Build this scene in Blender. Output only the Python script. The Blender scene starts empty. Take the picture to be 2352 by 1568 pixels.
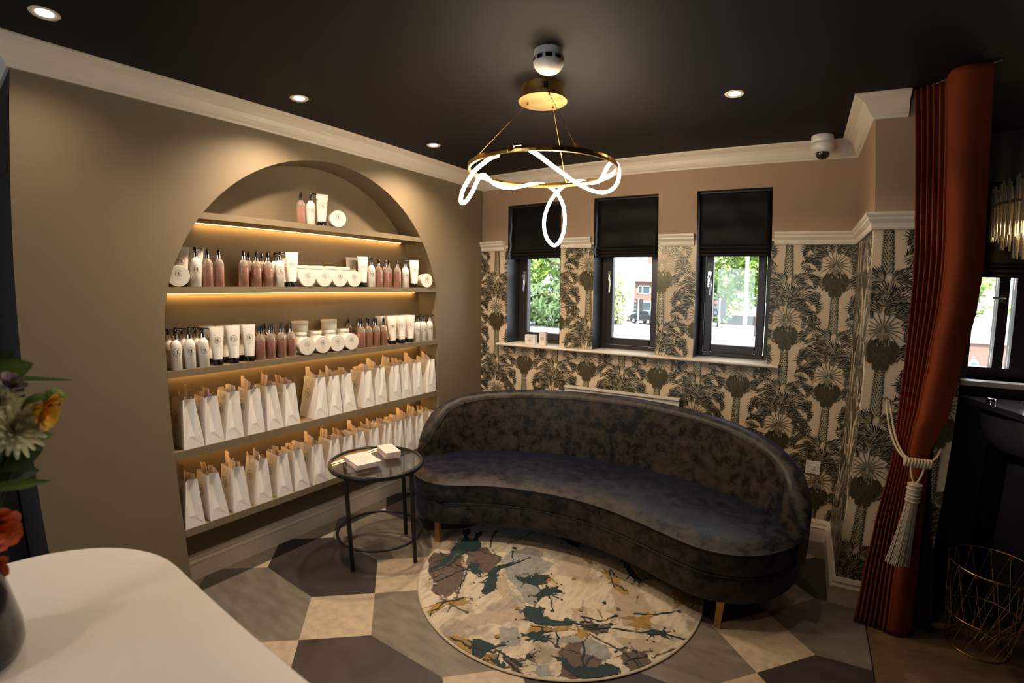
import bpy, math, random
import numpy as np
from mathutils import Vector, Matrix
random.seed(7)
PI = math.pi
SC = bpy.context.scene
COL = SC.collection

# ---------------------------------------------------------------- camera
# 14-16 mm class wide lens with its real barrel distortion (fisheye polynomial of the measured lens)
cam = bpy.data.cameras.new('camera')
camo = bpy.data.objects.new('camera', cam)
COL.objects.link(camo)
SC.camera = camo
cam.type = 'PANO'
cam.sensor_fit = 'HORIZONTAL'
cam.sensor_width = 36.0
cam.sensor_height = 24.0
cam.lens = 16
cam.dof.use_dof = True
cam.dof.focus_distance = 3.1
cam.dof.aperture_fstop = 2.8
cam.clip_start = 0.02
cam.clip_end = 400
cc = cam
cc.panorama_type = 'FISHEYE_LENS_POLYNOMIAL'
cc.fisheye_fov = math.radians(170)
cc.fisheye_polynomial_k0 = 0.0
cc.fisheye_polynomial_k1 = -0.059021306579
cc.fisheye_polynomial_k2 = -0.000239324987
cc.fisheye_polynomial_k3 = 5.0272009878e-05
cc.fisheye_polynomial_k4 = -6.926808615e-07
RX = Vector((0.84218138, 0.53905426, 0.01228921))
RY = Vector((-0.06630447, 0.08091691, 0.99451303))
RZ = Vector((0.53510209, -0.83837519, 0.10388843))
mw = Matrix(((RX.x, RY.x, RZ.x, 0), (RX.y, RY.y, RZ.y, 0), (RX.z, RY.z, RZ.z, 1.6), (0, 0, 0, 1)))
camo.matrix_world = mw

# ---------------------------------------------------------------- view, world, sun
vs = SC.view_settings
vs.view_transform = 'Standard'
vs.look = 'None'
vs.exposure = 0.15
vs.gamma = 1.0
SC.cycles.use_denoising = True
SC.cycles.max_bounces = 8
SC.cycles.diffuse_bounces = 4
SC.cycles.glossy_bounces = 4
SC.cycles.transmission_bounces = 8
SC.cycles.transparent_max_bounces = 12
SC.cycles.sample_clamp_indirect = 4.0
SC.cycles.caustics_reflective = False
SC.cycles.caustics_refractive = False
W = bpy.data.worlds.new('sky')
SC.world = W
W.use_nodes = True
nt = W.node_tree
bg = nt.nodes['Background']
sky = nt.nodes.new('ShaderNodeTexSky')
sky.sky_type = 'HOSEK_WILKIE'
sky.turbidity = 3.0
sky.ground_albedo = 0.4
sky.sun_direction = Vector((0.35, -0.45, 0.8)).normalized()
mixw = nt.nodes.new('ShaderNodeMixRGB')
mixw.inputs[0].default_value = 0.75
mixw.inputs[2].default_value = (0.86, 0.93, 1.0, 1)
nt.links.new(sky.outputs[0], mixw.inputs[1])
nt.links.new(mixw.outputs[0], bg.inputs[0])
bg.inputs[1].default_value = 6.5
sun = bpy.data.lights.new('sun', 'SUN')
sun.energy = 20.0
sun.angle = 0.01
sun.color = (1.0, 0.95, 0.86)
suno = bpy.data.objects.new('sun', sun)
COL.objects.link(suno)
suno.rotation_euler = Vector((-0.35, 0.45, -0.8)).to_track_quat('-Z', 'Y').to_euler()

# portal that guides daylight sampling through the fill window added behind the photographer
pl_ = bpy.data.lights.new('portal', 'AREA'); pl_.shape = 'RECTANGLE'; pl_.size = 1.6; pl_.size_y = 1.55
pl_.cycles.is_portal = True
plo = bpy.data.objects.new('window_portal', pl_); COL.objects.link(plo); plo.location = (-1.5, -2.62, 1.425); plo.rotation_euler = (PI/2, 0, 0)
plo.rotation_euler = Vector((0, 1, 0)).to_track_quat('-Z', 'Z').to_euler()
WARM = (1.0, 0.76, 0.53)

# ---------------------------------------------------------------- materials
MATS = {}
def mat(name, color, rough=0.6, metal=0.0, var=0.0, scale=30.0, bump=0.0, bscale=None, spec=0.5, sheen=0.0, emit=None, estr=0.0, trans=0.0, alpha=1.0, coat=0.0, stretch=None, ior=1.5, rvar=0.0):
    m = bpy.data.materials.new(name)
    m.use_nodes = True
    n = m.node_tree
    b = n.nodes['Principled BSDF']
    b.inputs['Base Color'].default_value = (*color, 1)
    b.inputs['Roughness'].default_value = rough
    b.inputs['Metallic'].default_value = metal
    b.inputs['Specular IOR Level'].default_value = spec
    b.inputs['Transmission Weight'].default_value = trans
    b.inputs['Alpha'].default_value = alpha
    b.inputs['Coat Weight'].default_value = coat
    b.inputs['IOR'].default_value = ior
    if sheen:
        b.inputs['Sheen Weight'].default_value = sheen
        b.inputs['Sheen Roughness'].default_value = 0.35
    if emit:
        b.inputs['Emission Color'].default_value = (*emit, 1)
        b.inputs['Emission Strength'].default_value = estr
    tc = n.nodes.new('ShaderNodeTexCoord')
    mp = n.nodes.new('ShaderNodeMapping')
    n.links.new(tc.outputs['Object'], mp.inputs[0])
    if stretch:
        mp.inputs['Scale'].default_value = stretch
    no = n.nodes.new('ShaderNodeTexNoise')
    no.inputs['Scale'].default_value = scale
    no.inputs['Detail'].default_value = 5
    n.links.new(mp.outputs[0], no.inputs[0])
    if var > 0:
        cr = n.nodes.new('ShaderNodeValToRGB')
        cr.color_ramp.elements[0].position = 0.3
        cr.color_ramp.elements[1].position = 0.7
        lo = tuple(max(0, c * (1 - var)) for c in color)
        hi = tuple(min(1, c * (1 + var)) for c in color)
        cr.color_ramp.elements[0].color = (*lo, 1)
        cr.color_ramp.elements[1].color = (*hi, 1)
        n.links.new(no.outputs[0], cr.inputs[0])
        n.links.new(cr.outputs[0], b.inputs['Base Color'])
    if rvar > 0:
        mr = n.nodes.new('ShaderNodeMapRange')
        mr.inputs['To Min'].default_value = max(0, rough - rvar)
        mr.inputs['To Max'].default_value = min(1, rough + rvar)
        mr.inputs['From Min'].default_value = 0.35
        mr.inputs['From Max'].default_value = 0.65
        n.links.new(no.outputs[0], mr.inputs[0])
        n.links.new(mr.outputs[0], b.inputs['Roughness'])
    if bump > 0:
        bn = n.nodes.new('ShaderNodeTexNoise')
        bn.inputs['Scale'].default_value = bscale or scale
        bn.inputs['Detail'].default_value = 4
        n.links.new(mp.outputs[0], bn.inputs[0])
        bu = n.nodes.new('ShaderNodeBump')
        bu.inputs['Strength'].default_value = bump
        bu.inputs['Distance'].default_value = 0.004
        n.links.new(bn.outputs[0], bu.inputs['Height'])
        n.links.new(bu.outputs[0], b.inputs['Normal'])
    MATS[name] = m
    return m

mat('taupe_paint', (0.200, 0.155, 0.096), 0.6, var=0.04, scale=3, bump=0.08, bscale=180)
mat('ceiling_paint', (0.0100, 0.0078, 0.0078), 0.65, spec=0.2, var=0.08, scale=2, bump=0.06, bscale=150)
mat('pink_paint', (0.40, 0.262, 0.170), 0.6, var=0.04, scale=3, bump=0.06, bscale=160)
mat('trim_white', (0.78, 0.69, 0.585), 0.4, var=0.03, scale=8, bump=0.03)
mat('charcoal_paint', (0.033, 0.034, 0.045), 0.4, var=0.06, scale=6)
mat('dark_wall', (0.026, 0.022, 0.019), 0.6, var=0.08, scale=4)
mat('frame_black', (0.030, 0.024, 0.022), 0.32, var=0.08, scale=20)
mat('paper_ground', (0.68, 0.545, 0.385), 0.42, var=0.05, scale=6, bump=0.04, bscale=300)
mat('leaf_dark', (0.016, 0.018, 0.013), 0.36, metal=0.15, var=0.25, scale=40)
mat('leaf_mid', (0.12, 0.10, 0.055), 0.36, metal=0.35, var=0.2, scale=40)
mat('leaf_light', (0.46, 0.40, 0.25), 0.34, metal=0.35, var=0.12, scale=40)
mat('cluster_olive', (0.095, 0.078, 0.036), 0.36, metal=0.4, var=0.2, scale=60)
mat('tile_dark', (0.038, 0.029, 0.029), 0.45, spec=0.35, var=0.22, scale=9, rvar=0.06, bump=0.04, bscale=60)
mat('tile_grey', (0.150, 0.130, 0.103), 0.42, var=0.25, scale=7, stretch=(1, 3, 1), rvar=0.06, bump=0.04, bscale=60)
mat('tile_beige', (0.42, 0.335, 0.245), 0.42, var=0.16, scale=22, rvar=0.06, bump=0.04, bscale=60)
mat('oak_plank', (0.115, 0.075, 0.042), 0.4, var=0.25, scale=14, stretch=(1, 8, 1))
mat('oak_plank_pale', (0.15, 0.10, 0.057), 0.4, var=0.25, scale=14, stretch=(1, 8, 1))
mat('oak_plank_deep', (0.085, 0.055, 0.032), 0.4, var=0.25, scale=14, stretch=(1, 8, 1))
mat('black_metal', (0.010, 0.010, 0.011), 0.38, metal=0.3, var=0.1)
mat('brass', (0.62, 0.36, 0.10), 0.28, metal=1.0, var=0.08, scale=15, rvar=0.06)
mat('brass_brushed', (0.66, 0.42, 0.14), 0.36, metal=1.0, var=0.15, scale=12, rvar=0.08)
mat('chrome', (0.75, 0.72, 0.68), 0.14, metal=1.0, var=0.03)
mat('white_plastic', (0.78, 0.75, 0.71), 0.32, var=0.02)
mat('product_white', (0.80, 0.765, 0.71), 0.28, var=0.02)
mat('product_black', (0.008, 0.008, 0.008), 0.2, var=0.05)
mat('ink', (0.035, 0.033, 0.032), 0.5, var=0.05)
mat('ink_grey', (0.45, 0.43, 0.41), 0.5, var=0.05)
mat('ink_brown', (0.20, 0.09, 0.06), 0.35, var=0.05)
mat('pink_liquid', (0.50, 0.25, 0.185), 0.12, var=0.06, scale=10, spec=0.6, trans=0.25)
mat('clear_plastic', (0.78, 0.62, 0.52), 0.08, trans=0.75, var=0.02, ior=1.3)
mat('bag_paper', (0.84, 0.82, 0.81), 0.42, var=0.02, scale=10, bump=0.05, bscale=25)
mat('rope_white', (0.80, 0.77, 0.72), 0.7, var=0.1, scale=200)
mat('rope_gold', (0.52, 0.41, 0.27), 0.6, var=0.2, scale=250)
mat('tassel_thread', (0.36, 0.32, 0.26), 0.6, var=0.25, scale=90, stretch=(6, 6, 0.3))
mat('tissue_peach', (0.80, 0.66, 0.54), 0.6, var=0.06, scale=14, bump=0.4, bscale=30)
mat('led', (1, 0.8, 0.5), 0.5, emit=(1.0, 0.54, 0.16), estr=32.0)
mat('glow_tube', (1, 0.9, 0.75), 0.4, emit=(1.0, 0.80, 0.54), estr=72.0)
mat('lamp_lens', (1, 0.95, 0.9), 0.4, emit=(1.0, 0.86, 0.72), estr=14.0)
mat('counter_white', (0.80, 0.77, 0.755), 0.4, var=0.02, scale=6)
mat('blind_velvet', (0.0055, 0.0036, 0.003), 0.6, spec=0.2, var=0.6, scale=5, sheen=0.06, bump=0.35, bscale=14, stretch=(1, 1, 2.5))
mat('card_pink', (0.74, 0.60, 0.58), 0.5, var=0.03, scale=12)
mat('card_script', (0.66, 0.46, 0.43), 0.5, var=0.03)
mat('rust_velvet', (0.170, 0.028, 0.006), 0.8, spec=0.2, var=0.22, scale=9, sheen=0.02, bump=0.15, bscale=40, stretch=(1, 1, 0.25))
mat('black_lining', (0.010, 0.009, 0.011), 0.8, var=0.1)
mat('rug_edge', (0.42, 0.36, 0.27), 0.8, var=0.1, scale=80)
mat('rug_brown', (0.095, 0.066, 0.053), 0.85, var=0.18, scale=30)
mat('rug_teal', (0.010, 0.028, 0.034), 0.85, var=0.25, scale=30)
mat('rug_mustard', (0.27, 0.165, 0.042), 0.85, var=0.25, scale=40)
mat('rug_grey', (0.235, 0.235, 0.225), 0.85, var=0.2, scale=30)
mat('rug_taupe', (0.35, 0.285, 0.215), 0.85, var=0.1, scale=25)
mat('ceramic_taupe', (0.16, 0.13, 0.115), 0.14, var=0.05, coat=0.5)
mat('leather_black', (0.012, 0.012, 0.013), 0.35, var=0.2, bump=0.1, bscale=90)
mat('bronze', (0.20, 0.125, 0.06), 0.35, metal=1.0, var=0.1)
mat('steel_dark', (0.06, 0.06, 0.065), 0.3, metal=0.8, var=0.1)
mat('radiator_white', (0.72, 0.69, 0.65), 0.35, var=0.02)
mat('dome_black', (0.004, 0.004, 0.005), 0.06, var=0.05, coat=1.0)
mat('mum_petal', (0.72, 0.72, 0.50), 0.5, var=0.08, scale=40)
mat('yellow_petal', (0.78, 0.43, 0.02), 0.5, var=0.15, scale=40)
mat('orange_petal', (0.62, 0.10, 0.015), 0.5, var=0.2, scale=40)
mat('purple_petal', (0.26, 0.17, 0.24), 0.5, var=0.2, scale=40)
mat('leaf_green', (0.085, 0.165, 0.018), 0.4, var=0.25, scale=30)
mat('leaf_deep', (0.018, 0.045, 0.014), 0.4, var=0.3, scale=30)
mat('button_green', (0.13, 0.24, 0.02), 0.6, var=0.3, scale=200, bump=1.0, bscale=250)
mat('vase_glass', (0.018, 0.016, 0.017), 0.15, var=0.2, scale=20, coat=0.1, stretch=(1, 1, 4))
mat('asphalt', (0.34, 0.33, 0.33), 0.8, var=0.08, scale=0.5)
mat('pavement', (0.42, 0.41, 0.40), 0.8, var=0.08, scale=1)
mat('house_brick', (0.20, 0.12, 0.095), 0.8, var=0.15, scale=6)
mat('roof_tile', (0.42, 0.34, 0.32), 0.8, var=0.08, scale=3)
mat('upvc_white', (0.8, 0.8, 0.8), 0.4, var=0.02)
mat('dark_pane', (0.06, 0.09, 0.10), 0.08, var=0.2, scale=1)
mat('foliage_bright', (0.16, 0.26, 0.035), 0.6, var=0.4, scale=1.5)
mat('foliage_mid', (0.065, 0.115, 0.035), 0.6, var=0.5, scale=1.2)
mat('foliage_pale', (0.42, 0.46, 0.22), 0.6, var=0.3, scale=1.5)
mat('bark', (0.10, 0.07, 0.05), 0.8, var=0.3, scale=5)
mat('car_white', (0.6, 0.6, 0.62), 0.25, var=0.02, coat=0.8)
mat('car_dark', (0.03, 0.035, 0.045), 0.2, var=0.02, coat=0.8)
mat('tyre', (0.02, 0.02, 0.02), 0.8, var=0.1)
mat('galvanised', (0.42, 0.45, 0.48), 0.5, metal=0.3, var=0.05)
mat('signal_red', (0.5, 0.05, 0.04), 0.4, emit=(1, 0.1, 0.08), estr=1.5, var=0.02)
mat('sign_blue', (0.05, 0.14, 0.4), 0.4, var=0.03)
mat('sign_yellow', (0.7, 0.45, 0.03), 0.5, var=0.03)

# clear pane: mostly lets light straight through, with a real surface reflection
def pane_mat(name, tint, refl=0.06):
    m = bpy.data.materials.new(name); m.use_nodes = True
    n = m.node_tree; n.nodes.clear()
    o = n.nodes.new('ShaderNodeOutputMaterial'); mx = n.nodes.new('ShaderNodeMixShader')
    t = n.nodes.new('ShaderNodeBsdfTransparent'); g = n.nodes.new('ShaderNodeBsdfGlossy')
    lw = n.nodes.new('ShaderNodeLayerWeight'); lw.inputs[0].default_value = 0.5
    pw = n.nodes.new('ShaderNodeMath'); pw.operation = 'POWER'; pw.inputs[1].default_value = 3.5
    fr = n.nodes.new('ShaderNodeMath'); fr.operation = 'MULTIPLY_ADD'; fr.inputs[1].default_value = 0.85; fr.inputs[2].default_value = refl
    n.links.new(lw.outputs['Facing'], pw.inputs[0]); n.links.new(pw.outputs[0], fr.inputs[0])
    no = n.nodes.new('ShaderNodeTexNoise'); no.inputs['Scale'].default_value = 3
    mr = n.nodes.new('ShaderNodeMapRange'); mr.inputs['To Min'].default_value = 0.0; mr.inputs['To Max'].default_value = 0.03
    n.links.new(no.outputs[0], mr.inputs[0]); n.links.new(mr.outputs[0], g.inputs['Roughness'])
    t.inputs[0].default_value = (*tint, 1)
    n.links.new(fr.outputs[0], mx.inputs[0]); n.links.new(t.outputs[0], mx.inputs[1]); n.links.new(g.outputs[0], mx.inputs[2])
    n.links.new(mx.outputs[0], o.inputs[0]); MATS[name] = m
pane_mat('window_glass', (0.93, 0.95, 0.95))
pane_mat('clear_cap', (0.93, 0.92, 0.91))
pane_mat('table_glass', (0.84, 0.83, 0.81), 0.12)

# crushed velvet of the sofa
def velvet():
    m = mat('crushed_velvet', (0.03, 0.026, 0.024), 0.45, sheen=1.0)
    n = m.node_tree; b = n.nodes['Principled BSDF']
    b.inputs['Sheen Roughness'].default_value = 0.38
    b.inputs['Sheen Tint'].default_value = (0.28, 0.32, 0.95, 1)  # blue tint stands in for window daylight caught on the seat
    b.inputs['Specular IOR Level'].default_value = 0.25
    b.inputs['Sheen Weight'].default_value = 0.12
    tc = n.nodes.new('ShaderNodeTexCoord')
    n1 = n.nodes.new('ShaderNodeTexNoise'); n1.inputs['Scale'].default_value = 15; n1.inputs['Detail'].default_value = 9; n1.inputs['Roughness'].default_value = 0.72
    n2 = n.nodes.new('ShaderNodeTexNoise'); n2.inputs['Scale'].default_value = 2.2; n2.inputs['Detail'].default_value = 3
    n.links.new(tc.outputs['Object'], n1.inputs[0]); n.links.new(tc.outputs['Object'], n2.inputs[0])
    mx = n.nodes.new('ShaderNodeMath'); mx.operation = 'MULTIPLY_ADD'; mx.inputs[1].default_value = 0.25
    n.links.new(n2.outputs[0], mx.inputs[0]); n.links.new(n1.outputs[0], mx.inputs[2])
    cr = n.nodes.new('ShaderNodeValToRGB')
    e = cr.color_ramp.elements
    e[0].position = 0.550; e[0].color = (0.007, 0.0058, 0.0058, 1)
    e[1].position = 0.595; e[1].color = (0.021, 0.0165, 0.013, 1)
    e2 = cr.color_ramp.elements.new(0.74); e2.color = (0.046, 0.037, 0.030, 1)
    n.links.new(mx.outputs[0], cr.inputs[0])
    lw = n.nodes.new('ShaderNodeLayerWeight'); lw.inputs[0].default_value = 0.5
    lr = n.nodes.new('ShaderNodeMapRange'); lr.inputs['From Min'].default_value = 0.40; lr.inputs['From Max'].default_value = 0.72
    cb = n.nodes.new('ShaderNodeMixRGB'); cb.inputs[2].default_value = (0.0035, 0.0040, 0.013, 1)  # grazing navy: shot-velvet tone plus window reflection put into the colour
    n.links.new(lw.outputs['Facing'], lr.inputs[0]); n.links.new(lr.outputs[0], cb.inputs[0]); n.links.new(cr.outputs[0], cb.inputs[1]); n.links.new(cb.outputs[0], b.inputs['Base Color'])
    r = n.nodes.new('ShaderNodeMapRange'); r.inputs['From Min'].default_value = 0.45; r.inputs['From Max'].default_value = 0.8
    r.inputs['To Min'].default_value = 0.34; r.inputs['To Max'].default_value = 0.6
    n.links.new(mx.outputs[0], r.inputs[0]); n.links.new(r.outputs[0], b.inputs['Roughness'])
    bu = n.nodes.new('ShaderNodeBump'); bu.inputs['Strength'].default_value = 0.35; bu.inputs['Distance'].default_value = 0.004
    n.links.new(n1.outputs[0], bu.inputs['Height']); n.links.new(bu.outputs[0], b.inputs['Normal'])
velvet()

def rugfield():
    m = mat('rug_field', (0.6, 0.5, 0.38), 0.85)
    n = m.node_tree; b = n.nodes['Principled BSDF']
    tc = n.nodes.new('ShaderNodeTexCoord')
    n1 = n.nodes.new('ShaderNodeTexNoise'); n1.inputs['Scale'].default_value = 3.0; n1.inputs['Detail'].default_value = 6; n1.inputs['Roughness'].default_value = 0.6
    mp = n.nodes.new('ShaderNodeMapping'); mp.inputs['Scale'].default_value = (1, 0.25, 1)
    n2 = n.nodes.new('ShaderNodeTexNoise'); n2.inputs['Scale'].default_value = 45; n2.inputs['Detail'].default_value = 3
    n.links.new(tc.outputs['Object'], n1.inputs[0]); n.links.new(tc.outputs['Object'], mp.inputs[0]); n.links.new(mp.outputs[0], n2.inputs[0])
    cr = n.nodes.new('ShaderNodeValToRGB'); e = cr.color_ramp.elements
    e[0].position = 0.40; e[0].color = (0.30, 0.255, 0.20, 1)
    e[1].position = 0.47; e[1].color = (0.50, 0.435, 0.335, 1)
    x = cr.color_ramp.elements.new(0.60); x.color = (0.55, 0.48, 0.37, 1)
    x = cr.color_ramp.elements.new(0.66); x.color = (0.38, 0.31, 0.23, 1)
    n.links.new(n1.outputs[0], cr.inputs[0])
    cr2 = n.nodes.new('ShaderNodeValToRGB'); cr2.color_ramp.elements[0].position = 0.35; cr2.color_ramp.elements[0].color = (0.72, 0.70, 0.70, 1)
    cr2.color_ramp.elements[1].position = 0.55; cr2.color_ramp.elements[1].color = (1, 1, 1, 1)
    n.links.new(n2.outputs[0], cr2.inputs[0])
    mx = n.nodes.new('ShaderNodeMixRGB'); mx.blend_type = 'MULTIPLY'; mx.inputs[0].default_value = 0.8
    n.links.new(cr.outputs[0], mx.inputs[1]); n.links.new(cr2.outputs[0], mx.inputs[2]); n.links.new(mx.outputs[0], b.inputs['Base Color'])
rugfield()

# ---------------------------------------------------------------- mesh builder
class MB:
    def __init__(s): s.v = []; s.f = []; s.m = []; s.sm = []; s.mats = []
    def mi(s, name):
        if name not in s.mats: s.mats.append(name)
        return s.mats.index(name)
    def add(s, vs_, fs_, m, smooth=False):
        o = len(s.v); s.v += [tuple(p) for p in vs_]; k = s.mi(m)
        for f in fs_:
            s.f.append(tuple(i + o for i in f)); s.m.append(k); s.sm.append(smooth)
    def poly(s, pts, m, smooth=False): s.add(pts, [tuple(range(len(pts)))], m, smooth)
    def box(s, x0, x1, y0, y1, z0, z1, m):
        if x0 > x1: x0, x1 = x1, x0
        if y0 > y1: y0, y1 = y1, y0
        s.add([(x0,y0,z0),(x1,y0,z0),(x1,y1,z0),(x0,y1,z0),(x0,y0,z1),(x1,y0,z1),(x1,y1,z1),(x0,y1,z1)],
              [(3,2,1,0),(4,5,6,7),(0,1,5,4),(1,2,6,5),(2,3,7,6),(3,0,4,7)], m)
    def prism(s, pts, d, m, smooth=False):
        n = len(pts); d = Vector(d); a = [Vector(p) for p in pts]; b = [p + d for p in a]
        s.add(a + b, [tuple(range(n))[::-1], tuple(range(n, 2*n))], m)
        s.add(a + b, [(i, (i+1) % n, (i+1) % n + n, i + n) for i in range(n)], m, smooth)
    def grid(s, P, m, cu=False, cv=False, smooth=True):
        nu, nv = len(P), len(P[0]); fs = []
        for i in range(nu if cu else nu-1):
            for j in range(nv if cv else nv-1):
                fs.append((i*nv+j, ((i+1) % nu)*nv+j, ((i+1) % nu)*nv+(j+1) % nv, i*nv+(j+1) % nv))
        s.add([p for r in P for p in r], fs, m, smooth)
    def lathe(s, prof, c, m, n=24, axis='z', smooth=True, cap=True):
        c = Vector(c); P = []
        for r, h in prof:
            row = []
            for k in range(n):
                a = 2*PI*k/n; x, y = r*math.cos(a), r*math.sin(a)
                row.append(c + (Vector((x, y, h)) if axis == 'z' else Vector((h, x, y)) if axis == 'x' else Vector((x, h, y))))
            P.append(row)
        s.grid(P, m, cv=True, smooth=smooth)
        if cap:
            s.poly(P[0][::-1], m); s.poly(P[-1], m)
    def tube(s, path, r, m, n=8, closed=False, cap=True, rf=None):
        pts = [Vector(p) for p in path]; N = len(pts); P = []; up = None
        for i, p in enumerate(pts):
            if closed: t = pts[(i+1) % N] - pts[i-1]
            else: t = pts[min(i+1, N-1)] - pts[max(i-1, 0)]
            t.normalize()
            if up is None:
                up = Vector((0, 0, 1)) if abs(t.z) < 0.9 else Vector((1, 0, 0))
            a = up - t*up.dot(t)
            if a.length < 1e-4: a = Vector((1, 0.3, 0)) - t*Vector((1, 0.3, 0)).dot(t)
            a.normalize(); up = a; b = t.cross(a); rr = r*(rf(i/(N-1)) if rf else 1)
            P.append([p + a*math.cos(2*PI*k/n)*rr + b*math.sin(2*PI*k/n)*rr for k in range(n)])
        s.grid(P, m, cu=closed, cv=True)
        if cap and not closed:
            s.poly(P[0][::-1], m); s.poly(P[-1], m)
    def sweep(s, path, prof, m, right=True, smooth=False):
        # mitred sweep of a wall moulding; prof = [(distance from wall, z)]
        pts = [Vector((p[0], p[1])) for p in path]; P = []
        for i, p in enumerate(pts):
            ns = []
            if i > 0: d = (pts[i]-pts[i-1]).normalized(); ns.append(Vector((d.y, -d.x)))
            if i < len(pts)-1: d = (pts[i+1]-pts[i]).normalized(); ns.append(Vector((d.y, -d.x)))
            nn = ns[0] if len(ns) == 1 else (ns[0]+ns[1])/(1+ns[0].dot(ns[1]))
            P.append([(p.x+nn.x*o, p.y+nn.y*o, z) for o, z in prof])
        s.grid(P, m, cv=True, smooth=smooth)
        s.poly(P[0], m); s.poly(P[-1][::-1], m)
    def mesh(s, name):
        me = bpy.data.meshes.new(name)
        me.from_pydata([tuple(p) for p in s.v], [], s.f)
        for k in s.mats: me.materials.append(MATS[k])
        me.polygons.foreach_set('material_index', s.m)
        me.polygons.foreach_set('use_smooth', s.sm)
        me.update(); me.validate()
        return me
    def obj(s, name, parent=None, loc=None, rot=None):
        return link(name, s.mesh(name), parent, loc, rot)
def link(name, me, parent=None, loc=None, rot=None):
    o = bpy.data.objects.new(name, me); COL.objects.link(o)
    if parent: o.parent = parent
    if loc: o.location = loc
    if rot: o.rotation_euler = rot
    return o
def fixn(me):
    import bmesh
    b = bmesh.new(); b.from_mesh(me); bmesh.ops.recalc_face_normals(b, faces=b.faces); b.to_mesh(me); b.free(); return me
def bevel(o, w=0.003, seg=2):
    md = o.modifiers.new('bevel', 'BEVEL'); md.width = w; md.segments = seg; md.limit_method = 'ANGLE'; return o
def tag(o, label, cat, group=None, kind=None):
    if label: o['label'] = label
    if cat: o['category'] = cat
    if group: o['group'] = group
    if kind: o['kind'] = kind
    return o
def thing(name, label, cat, loc=(0, 0, 0), rz=0.0, group=None):
    o = bpy.data.objects.new(name, None); o.empty_display_size = 0.05; COL.objects.link(o)
    o.location = loc; o.rotation_euler = (0, 0, rz)
    return tag(o, label, cat, group)
def struct(o, label=None):
    o['kind'] = 'structure'
    if label: o['label'] = label
    return o
def dup(root, loc, rz=0.0, label=None, group=None, rot=None):
    r = root.copy(); COL.objects.link(r); r.location = loc; r.rotation_euler = rot or (0, 0, rz)
    if label: r['label'] = label
    if group: r['group'] = group
    for ch in list(root.children):
        c = ch.copy(); COL.objects.link(c); c.parent = r
        for g in ch.children:
            d = g.copy(); COL.objects.link(d); d.parent = c
    return r
ORD = ['first', 'second', 'third', 'fourth', 'fifth', 'sixth', 'seventh', 'eighth', 'ninth', 'tenth', 'eleventh', 'twelfth', 'thirteenth', 'fourteenth', 'fifteenth', 'sixteenth', 'seventeenth']

# ---------------------------------------------------------------- room constants
XA = -2.486        # face of the arched feature wall
XN = -2.686        # back of the niche
YW = 3.39          # window wall
YR = 3.60          # plane of the window frames
XP = 0.346         # side of the pier
YP = 2.69          # face of the pier
XPE = 0.76         # far edge of the pier
ZC = 2.58          # ceiling
YE = 0.26          # left end of the feature wall
AC, AZ, AR = 1.82, 1.395, 0.996
WIN = [(-2.215, -1.717), (-1.435, -0.936), (-0.66, -0.166)]
ZS, ZT = 1.165, 2.323

# ---------------------------------------------------------------- feature wall with arched niche
def arch_pts(n=48):
    return [(AC - AR*math.cos(PI*k/n), AZ + AR*math.sin(PI*k/n)) for k in range(n+1)]
b = MB()
ap = arch_pts()
b.poly([(XA, YE, 0), (XA, AC-AR, 0), (XA, AC-AR, ZC), (XA, YE, ZC)], 'taupe_paint')
b.poly([(XA, AC+AR, 0), (XA, YW, 0), (XA, YW, ZC), (XA, AC+AR, ZC)], 'taupe_paint')
for k in range(len(ap)-1):
    (y0, z0), (y1, z1) = ap[k], ap[k+1]
    b.poly([(XA, y0, z0), (XA, y1, z1), (XA, y1, ZC), (XA, y0, ZC)], 'taupe_paint')
outl = [(AC-AR, 0)] + ap + [(AC+AR, 0)]
b.grid([[(XA, y, z), (XN, y, z)] for y, z in outl], 'taupe_paint', smooth=False)
b.poly([(XN, y, z) for y, z in outl], 'taupe_paint')
b.poly([(XA, YE, 0), (XA, YE, ZC), (-3.3, YE, ZC), (-3.3, YE, 0)], 'dark_wall')
struct(b.obj('wall_left'), 'taupe painted feature wall with arched shelving niche')

# dark recess left of the feature wall
b = MB(); b.box(-3.4, -3.3, -2.5, YE, 0, ZC, 'dark_wall'); struct(b.obj('wall_recess'), 'dark wall left of the feature wall')
b = MB()
b.box(-3.3, -3.27, -0.62, -0.54, 0, 2.1, 'frame_black'); b.box(-3.3, -3.27, 0.17, 0.25, 0, 2.1, 'frame_black'); b.box(-3.3, -3.27, -0.62, 0.25, 2.04, 2.12, 'frame_black')
b.box(-3.3, -3.285, -0.54, 0.17, 0, 2.04, 'charcoal_paint')
dr = struct(b.obj('door_1'), 'dark door beside the feature wall')
b = MB(); b.tube([(-3.285, -0.46, 1.0), (-3.24, -0.46, 1.0), (-3.24, -0.34, 1.0)], 0.009, 'chrome'); b.obj('door_handle', dr)

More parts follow.
